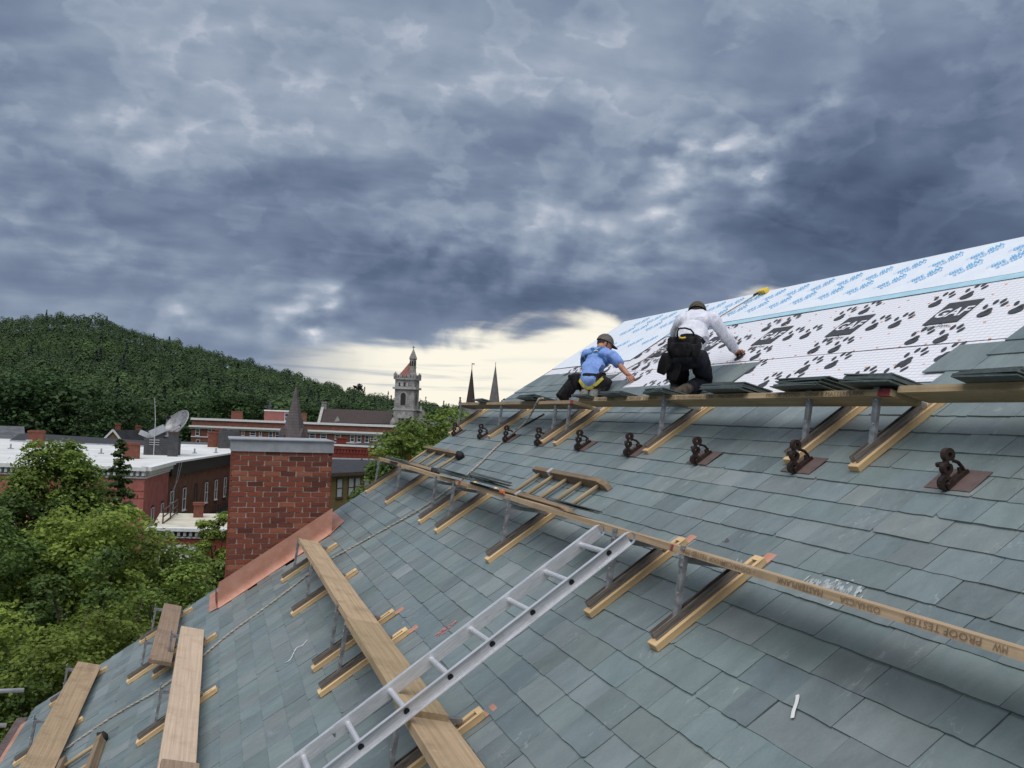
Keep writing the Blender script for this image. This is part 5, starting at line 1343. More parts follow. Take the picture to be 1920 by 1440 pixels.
plank('plank of the middle run lying under the ladder', 4.60, 6.72, -.045, .419, 'plank_new', .26, .044, group=g3, yaw=.006)
plank('nearest plank of the middle run at the bottom of the picture', .5, 4.88, -.05, .374, 'plank_tan', .26, .044, group=g3)
plank('short grey weathered plank with a red painted end at the gable edge', 10.28, 13.15, -2.05, .325, 'plank_grey', .24, .042, red=[(10.28, 10.33)])
plank('long pale plank left of the rope', 5.2, 10.85, -1.68, .335, 'plank_pale', .262, .045)
plank('dark weathered plank end lying on the pale plank at the bottom', 3.2, 6.62, -1.615, .38, 'plank_grey', .26, .042)
plank('leftmost tan plank near the copper eave', 6.5, 13.05, -3.33, .315, 'plank_tan', .30, .04)

# ---- snow guards
def make_guard():
    t = roof_thing('snow_guard', 'x', 'snow guard', 0, 0, group='cast iron snow guards in a row')
    b = MB(); b.span((.0, -.15, .0245), (.185, .15, .0265)); b.build('base_sheet', M['copper_brown'], t)
    # upright cast plate in the slope plane: outline of stacked rings
    b = MB()
    def ring(cx, cz, ro, ri, th=.032, n=14):
        o_ = [(ro*math.cos(2*math.pi*k/n), ro*math.sin(2*math.pi*k/n)) for k in range(n)]; i_ = [(x*ri/ro, z*ri/ro) for x, z in o_]
        A = [b.add([(cx+x, s*th/2, cz+z) for x, z in o_]) for s in (-1, 1)]; B = [b.add([(cx+x, s*th/2, cz+z) for x, z in i_]) for s in (-1, 1)]
        for k in range(n):
            q = (k+1) % n
            b.face(A[0]+k, A[0]+q, A[1]+q, A[1]+k); b.face(B[0]+q, B[0]+k, B[1]+k, B[1]+q)
            b.face(A[0]+q, A[0]+k, B[0]+k, B[0]+q); b.face(A[1]+k, A[1]+q, B[1]+q, B[1]+k)
    b.span((.0, -.022, .019), (.165, .022, .047)); b.span((-.005, -.026, .019), (.05, .026, .062))
    ring(.012, .058, .040, .016, .034)
    ring(.060, .118, .033, .013); ring(.108, .172, .036, .014)
    b.bar((.020, 0, .075), (.050, 0, .105), .03, .03); b.bar((.072, 0, .135), (.092, 0, .152), .03, .03)
    b.tube([(.078, .02, .135), (.070, .062, .128)], [.012, .015], 8)
    arc = [(.085, 0, .142), (.120, 0, .128), (.145, 0, .100), (.155, 0, .060), (.157, 0, .04)]
    b.tube(arc, .010, 7)
    b.bar((.12, 0, .04), (.135, 0, .075), .014, .014)
    b.build('bracket', M['cast_iron'], t)
    b = MB()
    for p in ((.083, -.02, .142), (.157, -.016, .058), (.012, -.02, .058)): b.tube([p, (p[0], p[1]-.006, p[2])], .0085 if p[0] > .05 else .004, 7)
    b.build('bolts', M['bolt'], t, kind='stuff')
    return t
g0 = make_guard()
for i, y in enumerate(GUARDS):
    t = g0 if i == 0 else copy_tree(g0); t.location = RF(y, 2.805 + (.03 if i >= 7 else 0), 0)
    t['label'] = f"dark cast iron snow guard on a brown copper sheet, {ORD[i]} from the far gable"

# ---- stacks of slates lying on the planks
def stack(label, y, v, h, n, ln=.42, wd=.26, tilt=TILT, fan=.012, turn=0., over=-.10, group='stacks of loose slates on the planks'):
    o = thing('slate_stack', label, 'slate stack', RF(y, v, h), (0, -SLOPE+tilt, 0), group)
    if turn: o.rotation_euler = (Matrix.Rotation(-SLOPE+tilt, 3, 'Y') @ Matrix.Rotation(turn, 3, 'Z')).to_euler()
    sl = random.uniform(-1, 1)
    z = .001
    for k in range(n):
        th = random.uniform(.006, .010); b = MB()
        w, l = wd*random.uniform(.9, 1.08), ln*random.uniform(.95, 1.03)
        j = lambda s=.006: random.uniform(-s, s)
        pts = [(0, -l/2), (0+j(), -l/6), (0+j(), l/6), (0, l/2), (w*.5, l/2+j(.003)), (w, l/2), (w+j(), 0), (w, -l/2), (w*.5, -l/2+j(.003))]
        b.prism([(p[0], p[1]) for p in pts], (0, 0, 0), (1, 0, 0), (0, 1, 0), (0, 0, 1), th)
        # break the straight edge a little
        q = b.build('slate', M['slate_stacked'], o)
        q.location = (over + fan*k*.8 + random.uniform(-.012, .012), fan*sl*k + random.uniform(-.02, .02), z); q.rotation_euler = (random.uniform(-.015, .015), random.uniform(-.02, .02), random.uniform(-.06, .06))
        z += th + random.uniform(.001, .004)
    return o
ST = UH+.006
stack('low heap of slates at the far left end of the upper walkway', 12.35, uv(12), ST, 4, .36, .3)
stack('flat heap of slates left of the man in the blue shirt', 10.35, uv(10.1), ST, 6, .6, .34, fan=.01)
stack('single slates by the knees of the man in the blue shirt', 8.62, uv(8.6), ST, 2, .40, .30)
stack('small slate stack right of the man in the blue shirt', 7.85, uv(7.8), ST, 4, .44, .28)
stack('leaning pair of slates left of the man in the white shirt', 6.98, uv(7), ST, 4, .42, .32, turn=-.1)
stack('tall slate stack below the man in the white shirt', 5.86, uv(5.9), ST, 8, .56, .30)
stack('wide slate stack in the middle of the upper walkway', 4.98, uv(5), ST, 8, .50, .30)
stack('slate stack at the red plank end of the upper walkway', 4.30, uv(4.3), ST, 7, .40, .30, turn=.06)
stack('rightmost slate stack on the upper walkway', 3.42, uv(3.4), ST, 6, .40, .28)
SL = LH+.006
stack('thin heap of slates at the far end of the lower walkway', 12.2, LV, SL, 4, .55, .26)
stack('long heap of slates on the far lower walkway', 9.15, LV+.03, SL, 5, .62, .26, fan=.008)
stack('large flat stack of slates by the orange tipped bar', 7.95, LV+.05, SL, 7, .62, .25, fan=.006)
stack('flat slates beside the short wooden ladder', 6.0, LV+.06, SL, 3, .60, .2, fan=.004, over=-.01)
# a pry bar with an orange grip lying by the stack
t = thing('pry_bar', 'dark bar with orange tip lying on the lower walkway', 'pry bar', RF(7.6, LV-.01, LH+.012), (0, -SLOPE+TILT, 0))
b = MB(); b.tube([(.03, .75, .012), (.01, .1, .012), (0, -.30, .012)], .012, 8); b.build('shaft', M['rubber_black'], t)
b = MB(); b.tube([(0, -.30, .014), (0, -.36, .016), (-.002, -.40, .016)], [.014, .020, .012], 8); b.build('grip', M['orange_tip'], t)

# ---- short wooden ladder pieces
def wood_ladder(label, y0, y1, v0, v1, n, h=.10, tip=False, turn=0., wrap=None):
    t = roof_thing('wooden_ladder', label, 'ladder', (y0+y1)/2, v0, 0, 'short wooden roof ladders', turn)
    L = abs(y1-y0)
    for x in (0, v1-v0):
        b = MB(); dd = .055
        b.prism([(-L/2-.05, .02), (L/2-.02, .02), (L/2+.10, h*.85), (L/2+.06, h+.012), (-L/2+.10, h+.012), (-L/2-.02, h*.75)], (x-dd/2, 0, 0), (0, 1, 0), (0, 0, 1), (1, 0, 0), dd)
        b.build('stringer', M['old_wood_y'], t, bevel=.004)
    for i in range(n):
        y = -L/2 + .10 + (L-.2)*i/(n-1)
        b = MB(); b.tube([(.0, y, h*.62), ((v1-v0)*.5, y, h*.64), (v1-v0, y, h*.62)], [.017, .021, .017], 9); b.build('rung', M['old_wood_x'], t, smooth=True)
    if wrap is not None:
        for (x, y, s) in wrap:
            b = MB(); b.ball((x, y, h*.6), s, 10, 7, (.75, 1.1, .8)); b.tube([(x-.03, y-.05, .03), (x, y-.02, h+.02), (x+.03, y+.04, .04)], s*.3, 6); b.build('pad', M['rubber_black'], t, smooth=True)
    return t
wood_ladder('short weathered wooden ladder lying behind the lower walkway', 6.72, 8.35, 1.93, 2.33, 5, .10)
t = bpy.data.objects['wooden_ladder']
for x, y in ((0, .42), (.40, .42)):
    b = MB(); b.span((x-.034, y-.03, .015), (x+.034, y+.03, .118)); b.build('tape_band', M['pale_metal'], t)
wood_ladder('short wooden ladder with black padded ends at the far gable edge', 11.45, 13.4, 1.92, 2.34, 4, .10, wrap=[(0, -.98, .085), (.42, -.98, .085)])
wood_ladder('wooden ladder with a black padded end at the bottom left', 7.4, 9.55, -3.06, -2.66, 5, .10, wrap=[(.40, 1.08, .075)])

# ---- aluminium ladder
def alu_ladder():
    t = roof_thing('aluminium_ladder', 'long aluminium ladder lying up the slates against the lower walkway', 'ladder', 4.745, 1.38, .436, turn=.0)
    t.rotation_euler = (Matrix.Rotation(-SLOPE, 3, 'Y') @ Matrix.Rotation(.042, 3, 'Z')).to_euler()
    W, LEN = .368, 4.0
    for s in (-1, 1):
        b = MB(); y = s*W/2; zz = .036
        b.span((-LEN, y-.0015, -zz), (.15, y+.0015, zz))
        inn = -s
        for z in (-zz, zz): b.span((-LEN, min(y, y-s*-.0 + s*.026), z-.002), (.15, max(y, y+s*.026), z+.002))
        # rounded end strap
        arc = [(.15+.040*math.sin(a), y+s*.013, .036*math.cos(a)) for a in [math.pi*k/8 for k in range(9)]]
        i0 = b.add([(p[0], p[1]-.014, p[2]) for p in arc]); i1 = b.add([(p[0], p[1]+.014, p[2]) for p in arc])
        for k in range(8): b.face(i0+k, i0+k+1, i1+k+1, i1+k)
        b.build('rail', M['aluminium'], t)
    for k in range(14):
        x = -.285*k
        b = MB(); b.tube([(x, -W/2-.004, .0), (x, W/2+.004, .0)], .0165, 12); b.build('rung', M['aluminium'], t, smooth=False)
        for s in (-1, 1):
            b = MB(); n = 12; P = [(x+.0175*math.cos(2*math.pi*q/n), s*(W/2+.0048), max(-.012, .0175*math.sin(2*math.pi*q/n))) for q in range(n)]
            i = b.add(P); b.face(*([i+q for q in range(n)] if s < 0 else [i+q for q in reversed(range(n))]))
            b.build('rung_end', M['tube_dark'], t)
    b = MB(); put_text(b, '4', (-1.79, W/2-.0035, .012), (-1, 0, 0), (0, 0, -1), .04) ; b.build('number', M['print_black'], t)
    return t
alu_ladder()

# ---- ropes
def rope(label, pts, r=.0125, mat='rope', name='rope'):
    P = [RF(y, v, h) for y, v, h in pts]
    # smooth resample
    Q = []
    for i in range(len(P)-1):
        a, b_, c, d = P[max(i-1, 0)], P[i], P[i+1], P[min(i+2, len(P)-1)]
        n = max(4, int((c-b_).length/.02))
        for k in range(n):
            s = k/n; Q.append(.5*((2*b_)+(c-a)*s+(2*a-5*b_+4*c-d)*s*s+(3*b_-a-3*c+d)*s**3))
    Q.append(P[-1]); base = Q[0].copy()
    m_ = MB()
    for st in range(3):
        S_ = []
        for i, q in enumerate(Q):
            t = (Q[min(i+1, len(Q)-1)]-Q[max(i-1, 0)]).normalized(); x = t.cross(NV).normalized(); y = t.cross(x)
            a = i*.02/.085*2*math.pi*.5 + st*2*math.pi/3
            S_.append(q + (x*math.cos(a)+y*math.sin(a))*r*.5 - base)
        m_.tube(S_, r*.62, 6)
    o = m_.build(name, M[mat], None, smooth=True, loc=base); return tag(o, label, 'rope')
rope('grey twisted rope running down the slates past both walkways', [(9.98, 3.33, .36), (10.0, 3.275, .385), (10.03, 3.23, .35), (10.3, 3.08, .18), (10.72, 2.90, .05), (10.68, 2.65, .034), (10.42, 2.3, .034), (10.27, 2.0, .034), (10.18, 1.7, .034), (10.16, 1.45, .034), (10.20, 1.22, .034), (10.35, .91, .03), (10.55, .45, .03), (10.72, 0, .03), (10.55, -.5, .03), (10.47, -.85, .03), (10.40, -1.25, .03), (10.16, -1.68, .03), (10.06, -2.09, .03), (10.2, -2.5, .03), (10.25, -2.75, .03), (10.2, -3.2, .03), (10.05, -3.45, .03)])
rope('thin brown lifeline rope from the ridge anchor down the white sheets', [(9.415, 6.46, .05), (9.63, 5.91, .035), (9.95, 5.1, .03), (10.30, 4.28, .045), (10.33, 4.10, .12)], .0075, 'rope_tan')
t = roof_thing('ridge_anchor', 'small yellow anchor clamped on the ridge', 'anchor', 9.40, 6.47, .02)
b = MB(); b.prism([(-.05, -.09), (.05, -.06), (.06, .08), (-.04, .10)], (0, 0, .0), (1, 0, 0), (0, 1, 0), (0, 0, 1), .05); b.build('plate', M['yellow_plastic'], t, bevel=.006)
b = MB(); b.tube([(-.06, .04, .03), (-.10, .05, .04), (-.12, .07, .03)], .014, 6); b.build('hook', M['black_iron'], t)
# loose strap hanging below the upper plank
o = rope('dark strap lying on the slates under the upper walkway', [(10.75, 3.48, .03), (10.80, 3.36, .03), (10.86, 3.22, .03), (10.95, 3.08, .03)], .011, 'rubber_black', 'strap')

# ---- bits lying about
t = roof_thing('metal_offcut', 'pale metal strip lying on the slates at the lower right', 'offcut', 3.03, 1.28, .02)
b = MB(); 
pts = [(-.048, -.035, .004), (-.02, -.014, .008), (.02, .012, .007), (.048, .030, .012), (.054, .038, .014)]
for p, q in zip(pts, pts[1:]): b.bar(p, q, .016, .0015, (0, 0, 1))
b.build('strip', M['white_strip'], t)
o = rope('thin white wire lying on the slates below the middle plank', [(8.07, -.72, .025), (8.05, -.66, .03), (8.22, -.58, .035), (8.20, -.52, .03), (8.28, -.46, .025)], .0035, 'white_strip', 'wire')
# chalky scuffs and a crayon mark, thin smears on single slates
def smear(y, v, n, s, mat, name, spread):
    b = MB()
    for _ in range(n):
        a, c = random.gauss(0, spread[0]), random.gauss(0, spread[1]); l, w = random.uniform(.3, 1)*s, random.uniform(.10, .34)*s; an = random.gauss(.35, .25)
        ca, sa = math.cos(an), math.sin(an); vv = v+a
        k = math.floor((vv-B0)/EXPO); dv = vv-(B0+EXPO*k)
        P = []
        for p, q in ((-l, 0), (-l*.3, -w), (l*.5, -w*.7), (l, 0), (l*.4, w), (-l*.4, w*.8)):
            x = dv+p*ca-q*sa; x = min(max(x, .004), EXPO-.004); P.append((B0+EXPO*k+x, y+c+p*sa+q*ca, .0165-.037*x+.0088))
        i = b.add(P); b.face(*[i+q for q in reversed(range(6))])
    b.build(name, M[mat], roof, kind='stuff')
smear(3.50, 1.97, 60, .036, 'paint_chalk', 'chalk_scuff', (.035, .10)); smear(4.25, 1.93, 34, .026, 'paint_chalk', 'chalk_scuff', (.03, .09)); smear(4.97, 1.86, 14, .02, 'paint_chalk', 'chalk_scuff', (.02, .05))
smear(6.30, .50, 34, .022, 'pink_mark', 'crayon_mark', (.045, .02))
smear(4.60, 2.09, 12, .014, 'copper_brown', 'rust_spot', (.016, .016))
# scaffold tubes beyond the eave
for i, (px, y, v, h) in enumerate(((0, 12.6, -4.55, .05), (1, 12.2, -5.0, .02))):
    t = thing('scaffold_tube', ('upper' if i == 0 else 'lower') + ' grey scaffold tube end sticking out beyond the eave', 'scaffold tube')
    a = street(45 if i == 0 else 12, 1294 if i == 0 else 1360, 12.8); e = street(-160, 1302 if i == 0 else 1366, 12.9)
    t.location = a; b = MB(); b.tube([(0, 0, 0), e-a], .028, 12); b.build('tube', M['pale_metal'], t, smooth=True)
    c = street(-70, 1299 if i == 0 else 1363, 12.85); b = MB(); b.tube([c-a+Vector((0, 0, -c.z)), c-a+Vector((0, 0, .8))], .03, 10); b.build('standard', M['pale_metal'], t, smooth=True)
# ================================================================== the two roofers
def bearing(px, py, y):           # the point at ridge distance y on a given line of sight
    d = (cam_r*(px-960) - cam_u*(py-720))/F_PX + cam_fw; k = y/d.y
    return Vector((d.x*k, d.y*k, d.z*k+CAM_Z))
def W3(x, y, z): return Vector((x, y, z+CAM_Z))
def skin(nodes, edges, root, sub=2, rough=0., seed=0, freq=9.):
    names = list(nodes); me = bpy.data.meshes.new('skin'); me.from_pydata([nodes[n][0] for n in names], [(names.index(a), names.index(b)) for a, b in edges], [])
    o = bpy.data.objects.new('skin', me); COL.objects.link(o)
    md = o.modifiers.new('skin', 'SKIN'); md.use_smooth_shade = True; md.branch_smoothing = .6
    for i, n in enumerate(names):
        r_ = nodes[n][1]; sv = me.skin_vertices[0].data[i]; sv.radius = r_ if isinstance(r_, tuple) else (r_, r_); sv.use_root = (n == root)
    ss = o.modifiers.new('sub', 'SUBSURF'); ss.levels = sub; ss.render_levels = sub
    dg = bpy.context.evaluated_depsgraph_get(); out = bpy.data.meshes.new_from_object(o.evaluated_get(dg))
    bpy.data.objects.remove(o); bpy.data.meshes.remove(me)
    if rough:
        vn = [v.normal.copy() for v in out.vertices]
        for v, n in zip(out.vertices, vn):
            p = v.co; k = noise.noise(Vector((p.x*freq, p.y*freq, p.z*freq*.55+seed))) + .5*noise.noise(Vector((p.x*freq*2.3, p.y*freq*2.3, p.z*freq*1.2+seed)))
            v.co = p + n*k*rough
    return out
def chain(*names): return list(zip(names, names[1:]))
def to_mb(b, me):
    n = b.add([v.co for v in me.vertices])
    for p in me.polygons: b.face(*[n+i for i in p.vertices])
def hand(b, wrist, palm_dir, up, s=1., curl=.5, thumb=1):
    # palm, four unequal bent fingers and a thumb off the side of the palm
    d = palm_dir.normalized(); u = (up-d*up.dot(d)).normalized(); side = d.cross(u)*thumb
    rot = Matrix((d, side, u)).transposed()
    b.ball(wrist+d*.045*s, .045*s, 12, 8, (1.15, .95, .42), rot); b.tube([wrist-d*.04*s, wrist+d*.03*s], [.028*s, .03*s], 10)
    for k, (off, L) in enumerate(((-.032, .070), (-.011, .080), (.011, .075), (.031, .060))):
        p0 = wrist+d*.082*s+side*off*s; dirs = d; pts = [p0-d*.02*s]; p = p0; a = 0
        for f in (.42, .32, .26):
            a += curl*(.6 if f == .42 else 1); q = (d*math.cos(a)-u*math.sin(a)); p = p+q*L*f*s; pts.append(p.copy())
        b.tube([pts[0], p0]+pts[1:], [.0095*s, .0095*s, .009*s, .0082*s, .006*s], 8)
    p0 = wrist+d*.02*s+side*.035*s; q1 = (d*.75+side*.7).normalized(); q2 = (d*.95-u*.3).normalized()
    b.tube([p0, p0+q1*.035*s, p0+q1*.035*s+q2*.03*s, p0+q1*.035*s+q2*.052*s], [.012*s, .012*s, .010*s, .007*s], 8)
def head(b, c, face, up, s=1.):
    f = face.normalized(); u = (up-f*up.dot(f)).normalized(); r_ = f.cross(u); rot = Matrix((f, r_, u)).transposed()
    b.ball(c+u*.025*s, .1*s, 20, 14, (1.0, .80, 1.08), rot)                       # skull
    b.ball(c+f*.028*s-u*.055*s, .07*s, 16, 10, (.95, .82, 1.0), rot)              # jaw
    b.ball(c+f*.098*s-u*.012*s, .017*s, 8, 6, (1.1, .8, 1.5), rot)                # nose
    b.ball(c+f*.085*s-u*.055*s, .018*s, 8, 6, (.8, 1.4, .45), rot)                # mouth
    for k in (-1, 1):
        b.ball(c-f*.008*s+r_*k*.082*s-u*.012*s, .03*s, 10, 8, (.62, .35, 1.05), rot)  # ear
        b.ball(c+f*.084*s+r_*k*.033*s+u*.018*s, .013*s, 8, 6, (1, 1, .8), rot)    # eye
    return f, r_, u, rot
def ribbon(targets, path, width, off=.006, base=None, thick=.004, n=28):
    # a strap laid over the clothes along a line seen from the camera, following the cloth underneath
    P = []
    pts = [Vector((a, b_, 0)) for a, b_ in path]; seg = [0]
    for a, b_ in zip(pts, pts[1:]): seg.append(seg[-1]+(b_-a).length)
    org = Vector((0, 0, CAM_Z)); last = None
    for i in range(n+1):
        s = seg[-1]*i/n; k = max(j for j in range(len(seg)) if seg[j] <= s+1e-9); k = min(k, len(pts)-2)
        q = pts[k].lerp(pts[k+1], (s-seg[k])/max(1e-6, seg[k+1]-seg[k]))
        d = ((cam_r*(q.x-960)-cam_u*(q.y-720))/F_PX+cam_fw).normalized(); best = None
        for tr in targets:
            hit = tr.ray_cast(org, d)
            if hit[0] is not None and (best is None or hit[3] < best[3]): best = hit
        if best is None: continue
        nn = best[1] if best[1].dot(d) < 0 else -best[1]
        nn = (nn - d*.8).normalized()
        P.append((best[0]+nn*off, nn))
    for _ in range(2): P = [P[0]] + [((P[i-1][0]+P[i][0]*2+P[i+1][0])/4, (P[i-1][1]+P[i][1]*2+P[i+1][1]).normalized()) for i in range(1, len(P)-1)] + [P[-1]]
    b = MB(); R_ = []
    for i, (p, nn) in enumerate(P):
        t = (P[min(i+1, len(P)-1)][0]-P[max(i-1, 0)][0]).normalized(); sd = t.cross(nn).normalized()
        R_.append(b.add([p-sd*width/2-base, p+sd*width/2-base, p+sd*width/2-nn*thick-base, p-sd*width/2-nn*thick-base]))
    for a, c in zip(R_, R_[1:]):
        for k in range(4): b.face(a+k, a+(k+1) % 4, c+(k+1) % 4, c+k)
    b.face(R_[0]+3, R_[0]+2, R_[0]+1, R_[0]); b.face(R_[-1], R_[-1]+1, R_[-1]+2, R_[-1]+3)
    return b
def tree_of(me): return BVHTree.FromPolygons([v.co for v in me.vertices], [tuple(p.vertices) for p in me.polygons])
def shift(me, base):
    for v in me.vertices: v.co -= base
    return me
def pouch(c, ex, ey, ez, w, h, d, base, taper=.85):
    b = MB(); rot = Matrix((ex, ey, ez)).transposed()
    n = 6
    prof = [(-.5, .78*taper), (-.46, .92*taper), (0, 1.0), (.40, .98), (.5, .86)]
    rings = []
    for t, k in prof:
        P = []
        for q in range(16):
            a = 2*math.pi*q/16; sx = abs(math.cos(a))**.45*(1 if math.cos(a) >= 0 else -1); sy = abs(math.sin(a))**.45*(1 if math.sin(a) >= 0 else -1)
            P.append(c + ex*(w/2*k*sx) + ez*(d/2*k*sy) + ey*(h*t) - base)
        rings.append(b.add(P))
    for a, e in zip(rings, rings[1:]):
        for q in range(16): b.face(a+q, a+(q+1) % 16, e+(q+1) % 16, e+q)
    b.face(*[rings[0]+q for q in reversed(range(16))]); b.face(*[rings[-1]+q for q in range(16)])
    return b
def cap(root, base, c, f, r_, u, mat, peak_mat, s=1., brim=True, back=1):
    b = MB(); n = 20; rot = Matrix((f, r_, u)).transposed(); rings = []
    for k, th in enumerate([0, .25, .5, .8, 1.1, 1.35, 1.55]):
        rings.append(b.add([c+u*.030*s + rot @ Vector((.112*s*math.sin(th)*math.cos(2*math.pi*q/n), .092*s*math.sin(th)*math.sin(2*math.pi*q/n), .112*s*math.cos(th))) - base for q in range(n)]))
    for a, e in zip(rings, rings[1:]):
        for q in range(n): b.face(a+q, e+q, e+(q+1) % n, a+(q+1) % n)
    o = b.build('cap', M[mat], root, smooth=True)
    b = MB(); b.ball(c+u*.142*s-base, .008*s, 8, 5)
    P, Q = [], []
    for q in range(9):
        a = -1.15+2.3*q/8; x, y = math.cos(a), math.sin(a)
        P.append(c+u*.030*s+rot @ Vector((back*.105*s*x, .088*s*y, 0))-base); Q.append(c+u*(.030-.022*math.cos(a))*s+rot @ Vector((back*(.105+.075*max(0, math.cos(a*1.25)))*s*x, .088*s*y, 0))-base)
    i, j = b.add(P), b.add(Q); i2, j2 = b.add([p+u*.006 for p in P]), b.add([p+u*.006 for p in Q])
    for q in range(8): b.face(i+q, j+q, j+q+1, i+q+1); b.face(i2+q, i2+q+1, j2+q+1, j2+q); b.face(j+q, j2+q, j2+q+1, j+q+1)
    b.build('peak', M[peak_mat], o)
    return o

def roofer(label, J, shirt_sleeve, mats, face, head_tilt, seed, cap_kw, hands, hem=.15):
    base = (J['knR']+J['knL'])/2; base = Vector((base.x, base.y, base.z-.08)); root = thing('person', label, 'person', base)
    b = MB(); fat = lambda r_: (r_, r_)
    # bare body: one figure under the clothes
    core = {k: (J[k], r_) for k, r_ in dict(pelvis=.09, spine=.085, chest=.09, nb=.06, neck=.056, shR=.035, elR=.041, wrR=.031, shL=.035, elL=.043, wrL=.031, hipR=.06, knR=.045, anR=.035, hipL=.06, knL=.045, anL=.035).items()}
    E_ = chain('pelvis', 'spine', 'chest', 'nb', 'neck')+chain('chest', 'shR', 'elR', 'wrR')+chain('chest', 'shL', 'elL', 'wrL')+chain('pelvis', 'hipR', 'knR', 'anR')+chain('pelvis', 'hipL', 'knL', 'anL')
    to_mb(b, skin(core, E_, 'pelvis'))
    f, r_, u, rot = head(b, J['head'], face, head_tilt)
    b.tube([J['nb'], J['neck'], J['head']-u*.03], [.062, .058, .055], 12)
    for w, d, up, cu, th in hands: hand(b, w, d, up, 1.0, cu, th)
    b.v = [tuple(Vector(p)-base) for p in b.v]; b.build('body', M['skin'], root, smooth=True)
    hb = MB(); c = J['head']; n = 16; rr = []
    for k, th in enumerate((1.25, 1.55, 1.85, 2.05)):
        rr.append(hb.add([c+u*.025+rot @ Vector((.104*math.sin(th)*math.cos(a), .086*math.sin(th)*math.sin(a), .11*math.cos(th)))-base for a in [math.pi*.42+(math.pi*1.16)*q/n for q in range(n+1)]]))
    for a, e in zip(rr, rr[1:]):
        for q in range(n): hb.face(a+q, e+q, e+q+1, a+q+1)
    hb.build('hair', M['hair'], root, smooth=True)
    # shirt
    S_ = dict(pelvis=(J['pelvis']+(J['pelvis']-J['spine'])*hem, .165), spine=(J['spine'], .168), chest=(J['chest'], .178), nb=(J['nb'], .095), shR=(J['shR'], .105), shL=(J['shL'], .105))
    E2 = chain('pelvis', 'spine', 'chest', 'nb')+chain('chest', 'shR')+chain('chest', 'shL')
    S_['sdR'] = (J['spine'].lerp(J['pelvis'], .3)+(J['hipR']-J['hipL'])*.42, .115); S_['sdL'] = (J['spine'].lerp(J['pelvis'], .3)-(J['hipR']-J['hipL'])*.42, .115); E2 += chain('spine', 'sdR')+chain('spine', 'sdL')
    for s in 'RL':
        if shirt_sleeve == 'long':
            S_['m'+s] = (J['sh'+s].lerp(J['el'+s], .5), .080); S_['el'+s] = (J['el'+s], .068); S_['fm'+s] = (J['el'+s].lerp(J['wr'+s], .5), .054); S_['wr'+s] = (J['wr'+s]+(J['el'+s]-J['wr'+s])*.12, .040); E2 += chain('sh'+s, 'm'+s, 'el'+s, 'fm'+s, 'wr'+s)
        else:
            S_['m'+s] = (J['sh'+s].lerp(J['el'+s], .45), .086); S_['e'+s] = (J['sh'+s].lerp(J['el'+s], .84), .080); E2 += chain('sh'+s, 'm'+s, 'e'+s)
    shirt = skin(S_, E2, 'spine', 3, .020, seed, 11); bv_shirt = tree_of(shirt)
    # trousers
    T_ = dict(pelvis=(J['pelvis'], .125), hipR=(J['hipR'], .105), hipL=(J['hipL'], .105), knR=(J['knR'], .082), knL=(J['knL'], .082), anR=(J['anR'], .062), anL=(J['anL'], .062))
    for s in 'RL': T_['th'+s] = (J['hip'+s].lerp(J['kn'+s], .5), .115); T_['cf'+s] = (J['kn'+s].lerp(J['an'+s], .5), .080)
    E3 = chain('pelvis', 'hipR', 'thR', 'knR', 'cfR', 'anR')+chain('pelvis', 'hipL', 'thL', 'knL', 'cfL', 'anL')
    trs = skin(T_, E3, 'pelvis', 3, .014, seed+4, 14); bv_trs = tree_of(trs)
    for me, nm, mt_ in ((shirt, 'shirt', mats[0]), (trs, 'trousers', mats[1])):
        me.materials.clear(); me.materials.append(M[mt_]); me.polygons.foreach_set('use_smooth', [True]*len(me.polygons)); obj(nm, shift(me, base), root)
    for s in 'RL':
        d = (J['to'+s]-J['an'+s]).normalized(); up = NV; b = MB()
        sole = J['an'+s]
        b.tube([sole-d*.05, sole+d*.02, sole+d*.12, sole+d*.20, sole+d*.235], [.050, .058, .052, .046, .02], 12); b.tube([sole+(J['kn'+s]-sole).normalized()*.12, sole], [.055, .054], 12)
        b.v = [tuple(Vector(p)-base) for p in b.v]; b.build('boot', M[mats[2]], root, smooth=True)
    cap(root, base, J['head'], f, r_, u, **cap_kw)
    return root, base, bv_shirt, bv_trs, (f, r_, u)

# man in blue: fall harness, bare forearm
J1 = dict(pelvis=W3(4.38, 9.76, .53), spine=W3(4.45, 9.86, .68), chest=W3(4.57, 9.98, .825), nb=W3(4.655, 10.10, .93), neck=W3(4.69, 10.16, .975), head=W3(4.76, 10.22, 1.015),
          shR=W3(4.715, 9.86, .855), elR=W3(4.775, 9.665, .665), wrR=W3(4.885, 9.535, .605), shL=W3(4.50, 10.19, .875), elL=W3(4.60, 10.42, .66), wrL=W3(4.72, 10.55, .58),
          hipR=W3(4.445, 9.70, .50), hipL=W3(4.355, 9.85, .49), knR=W3(4.68, 9.93, .50), knL=W3(4.53, 10.13, .40), anR=W3(4.34, 9.62, .27), anL=W3(4.20, 9.82, .175), toR=W3(4.24, 9.50, .20), toL=W3(4.10, 9.70, .11))
J1.update(wrR=bearing(1177, 702, 9.56), elR=bearing(1166, 690, 9.66), anR=bearing(1113, 738, 9.62), toR=bearing(1110, 752, 9.44), anL=bearing(1096, 737, 9.70), toL=bearing(1091, 752, 9.52))
p1, base1, bs1, bt1, hf1 = roofer('kneeling roofer in light blue shirt, olive cap and fall harness, laying slate', J1, 'short', ('blue_shirt', 'dark_trousers', 'boot_grey'), Vector((.93, -.18, -.34)), Vector((.25, .1, 1)), 1,
    dict(mat='cap_olive', peak_mat='cap_peak', s=1.06), [(J1['wrR'], Vector((.40, -.22, -.38)), NV, .7, 1), (J1['wrL'], Vector((.4, .7, .1)), NV, .4, -1)], hem=.95)
H_ = dict(base=base1)
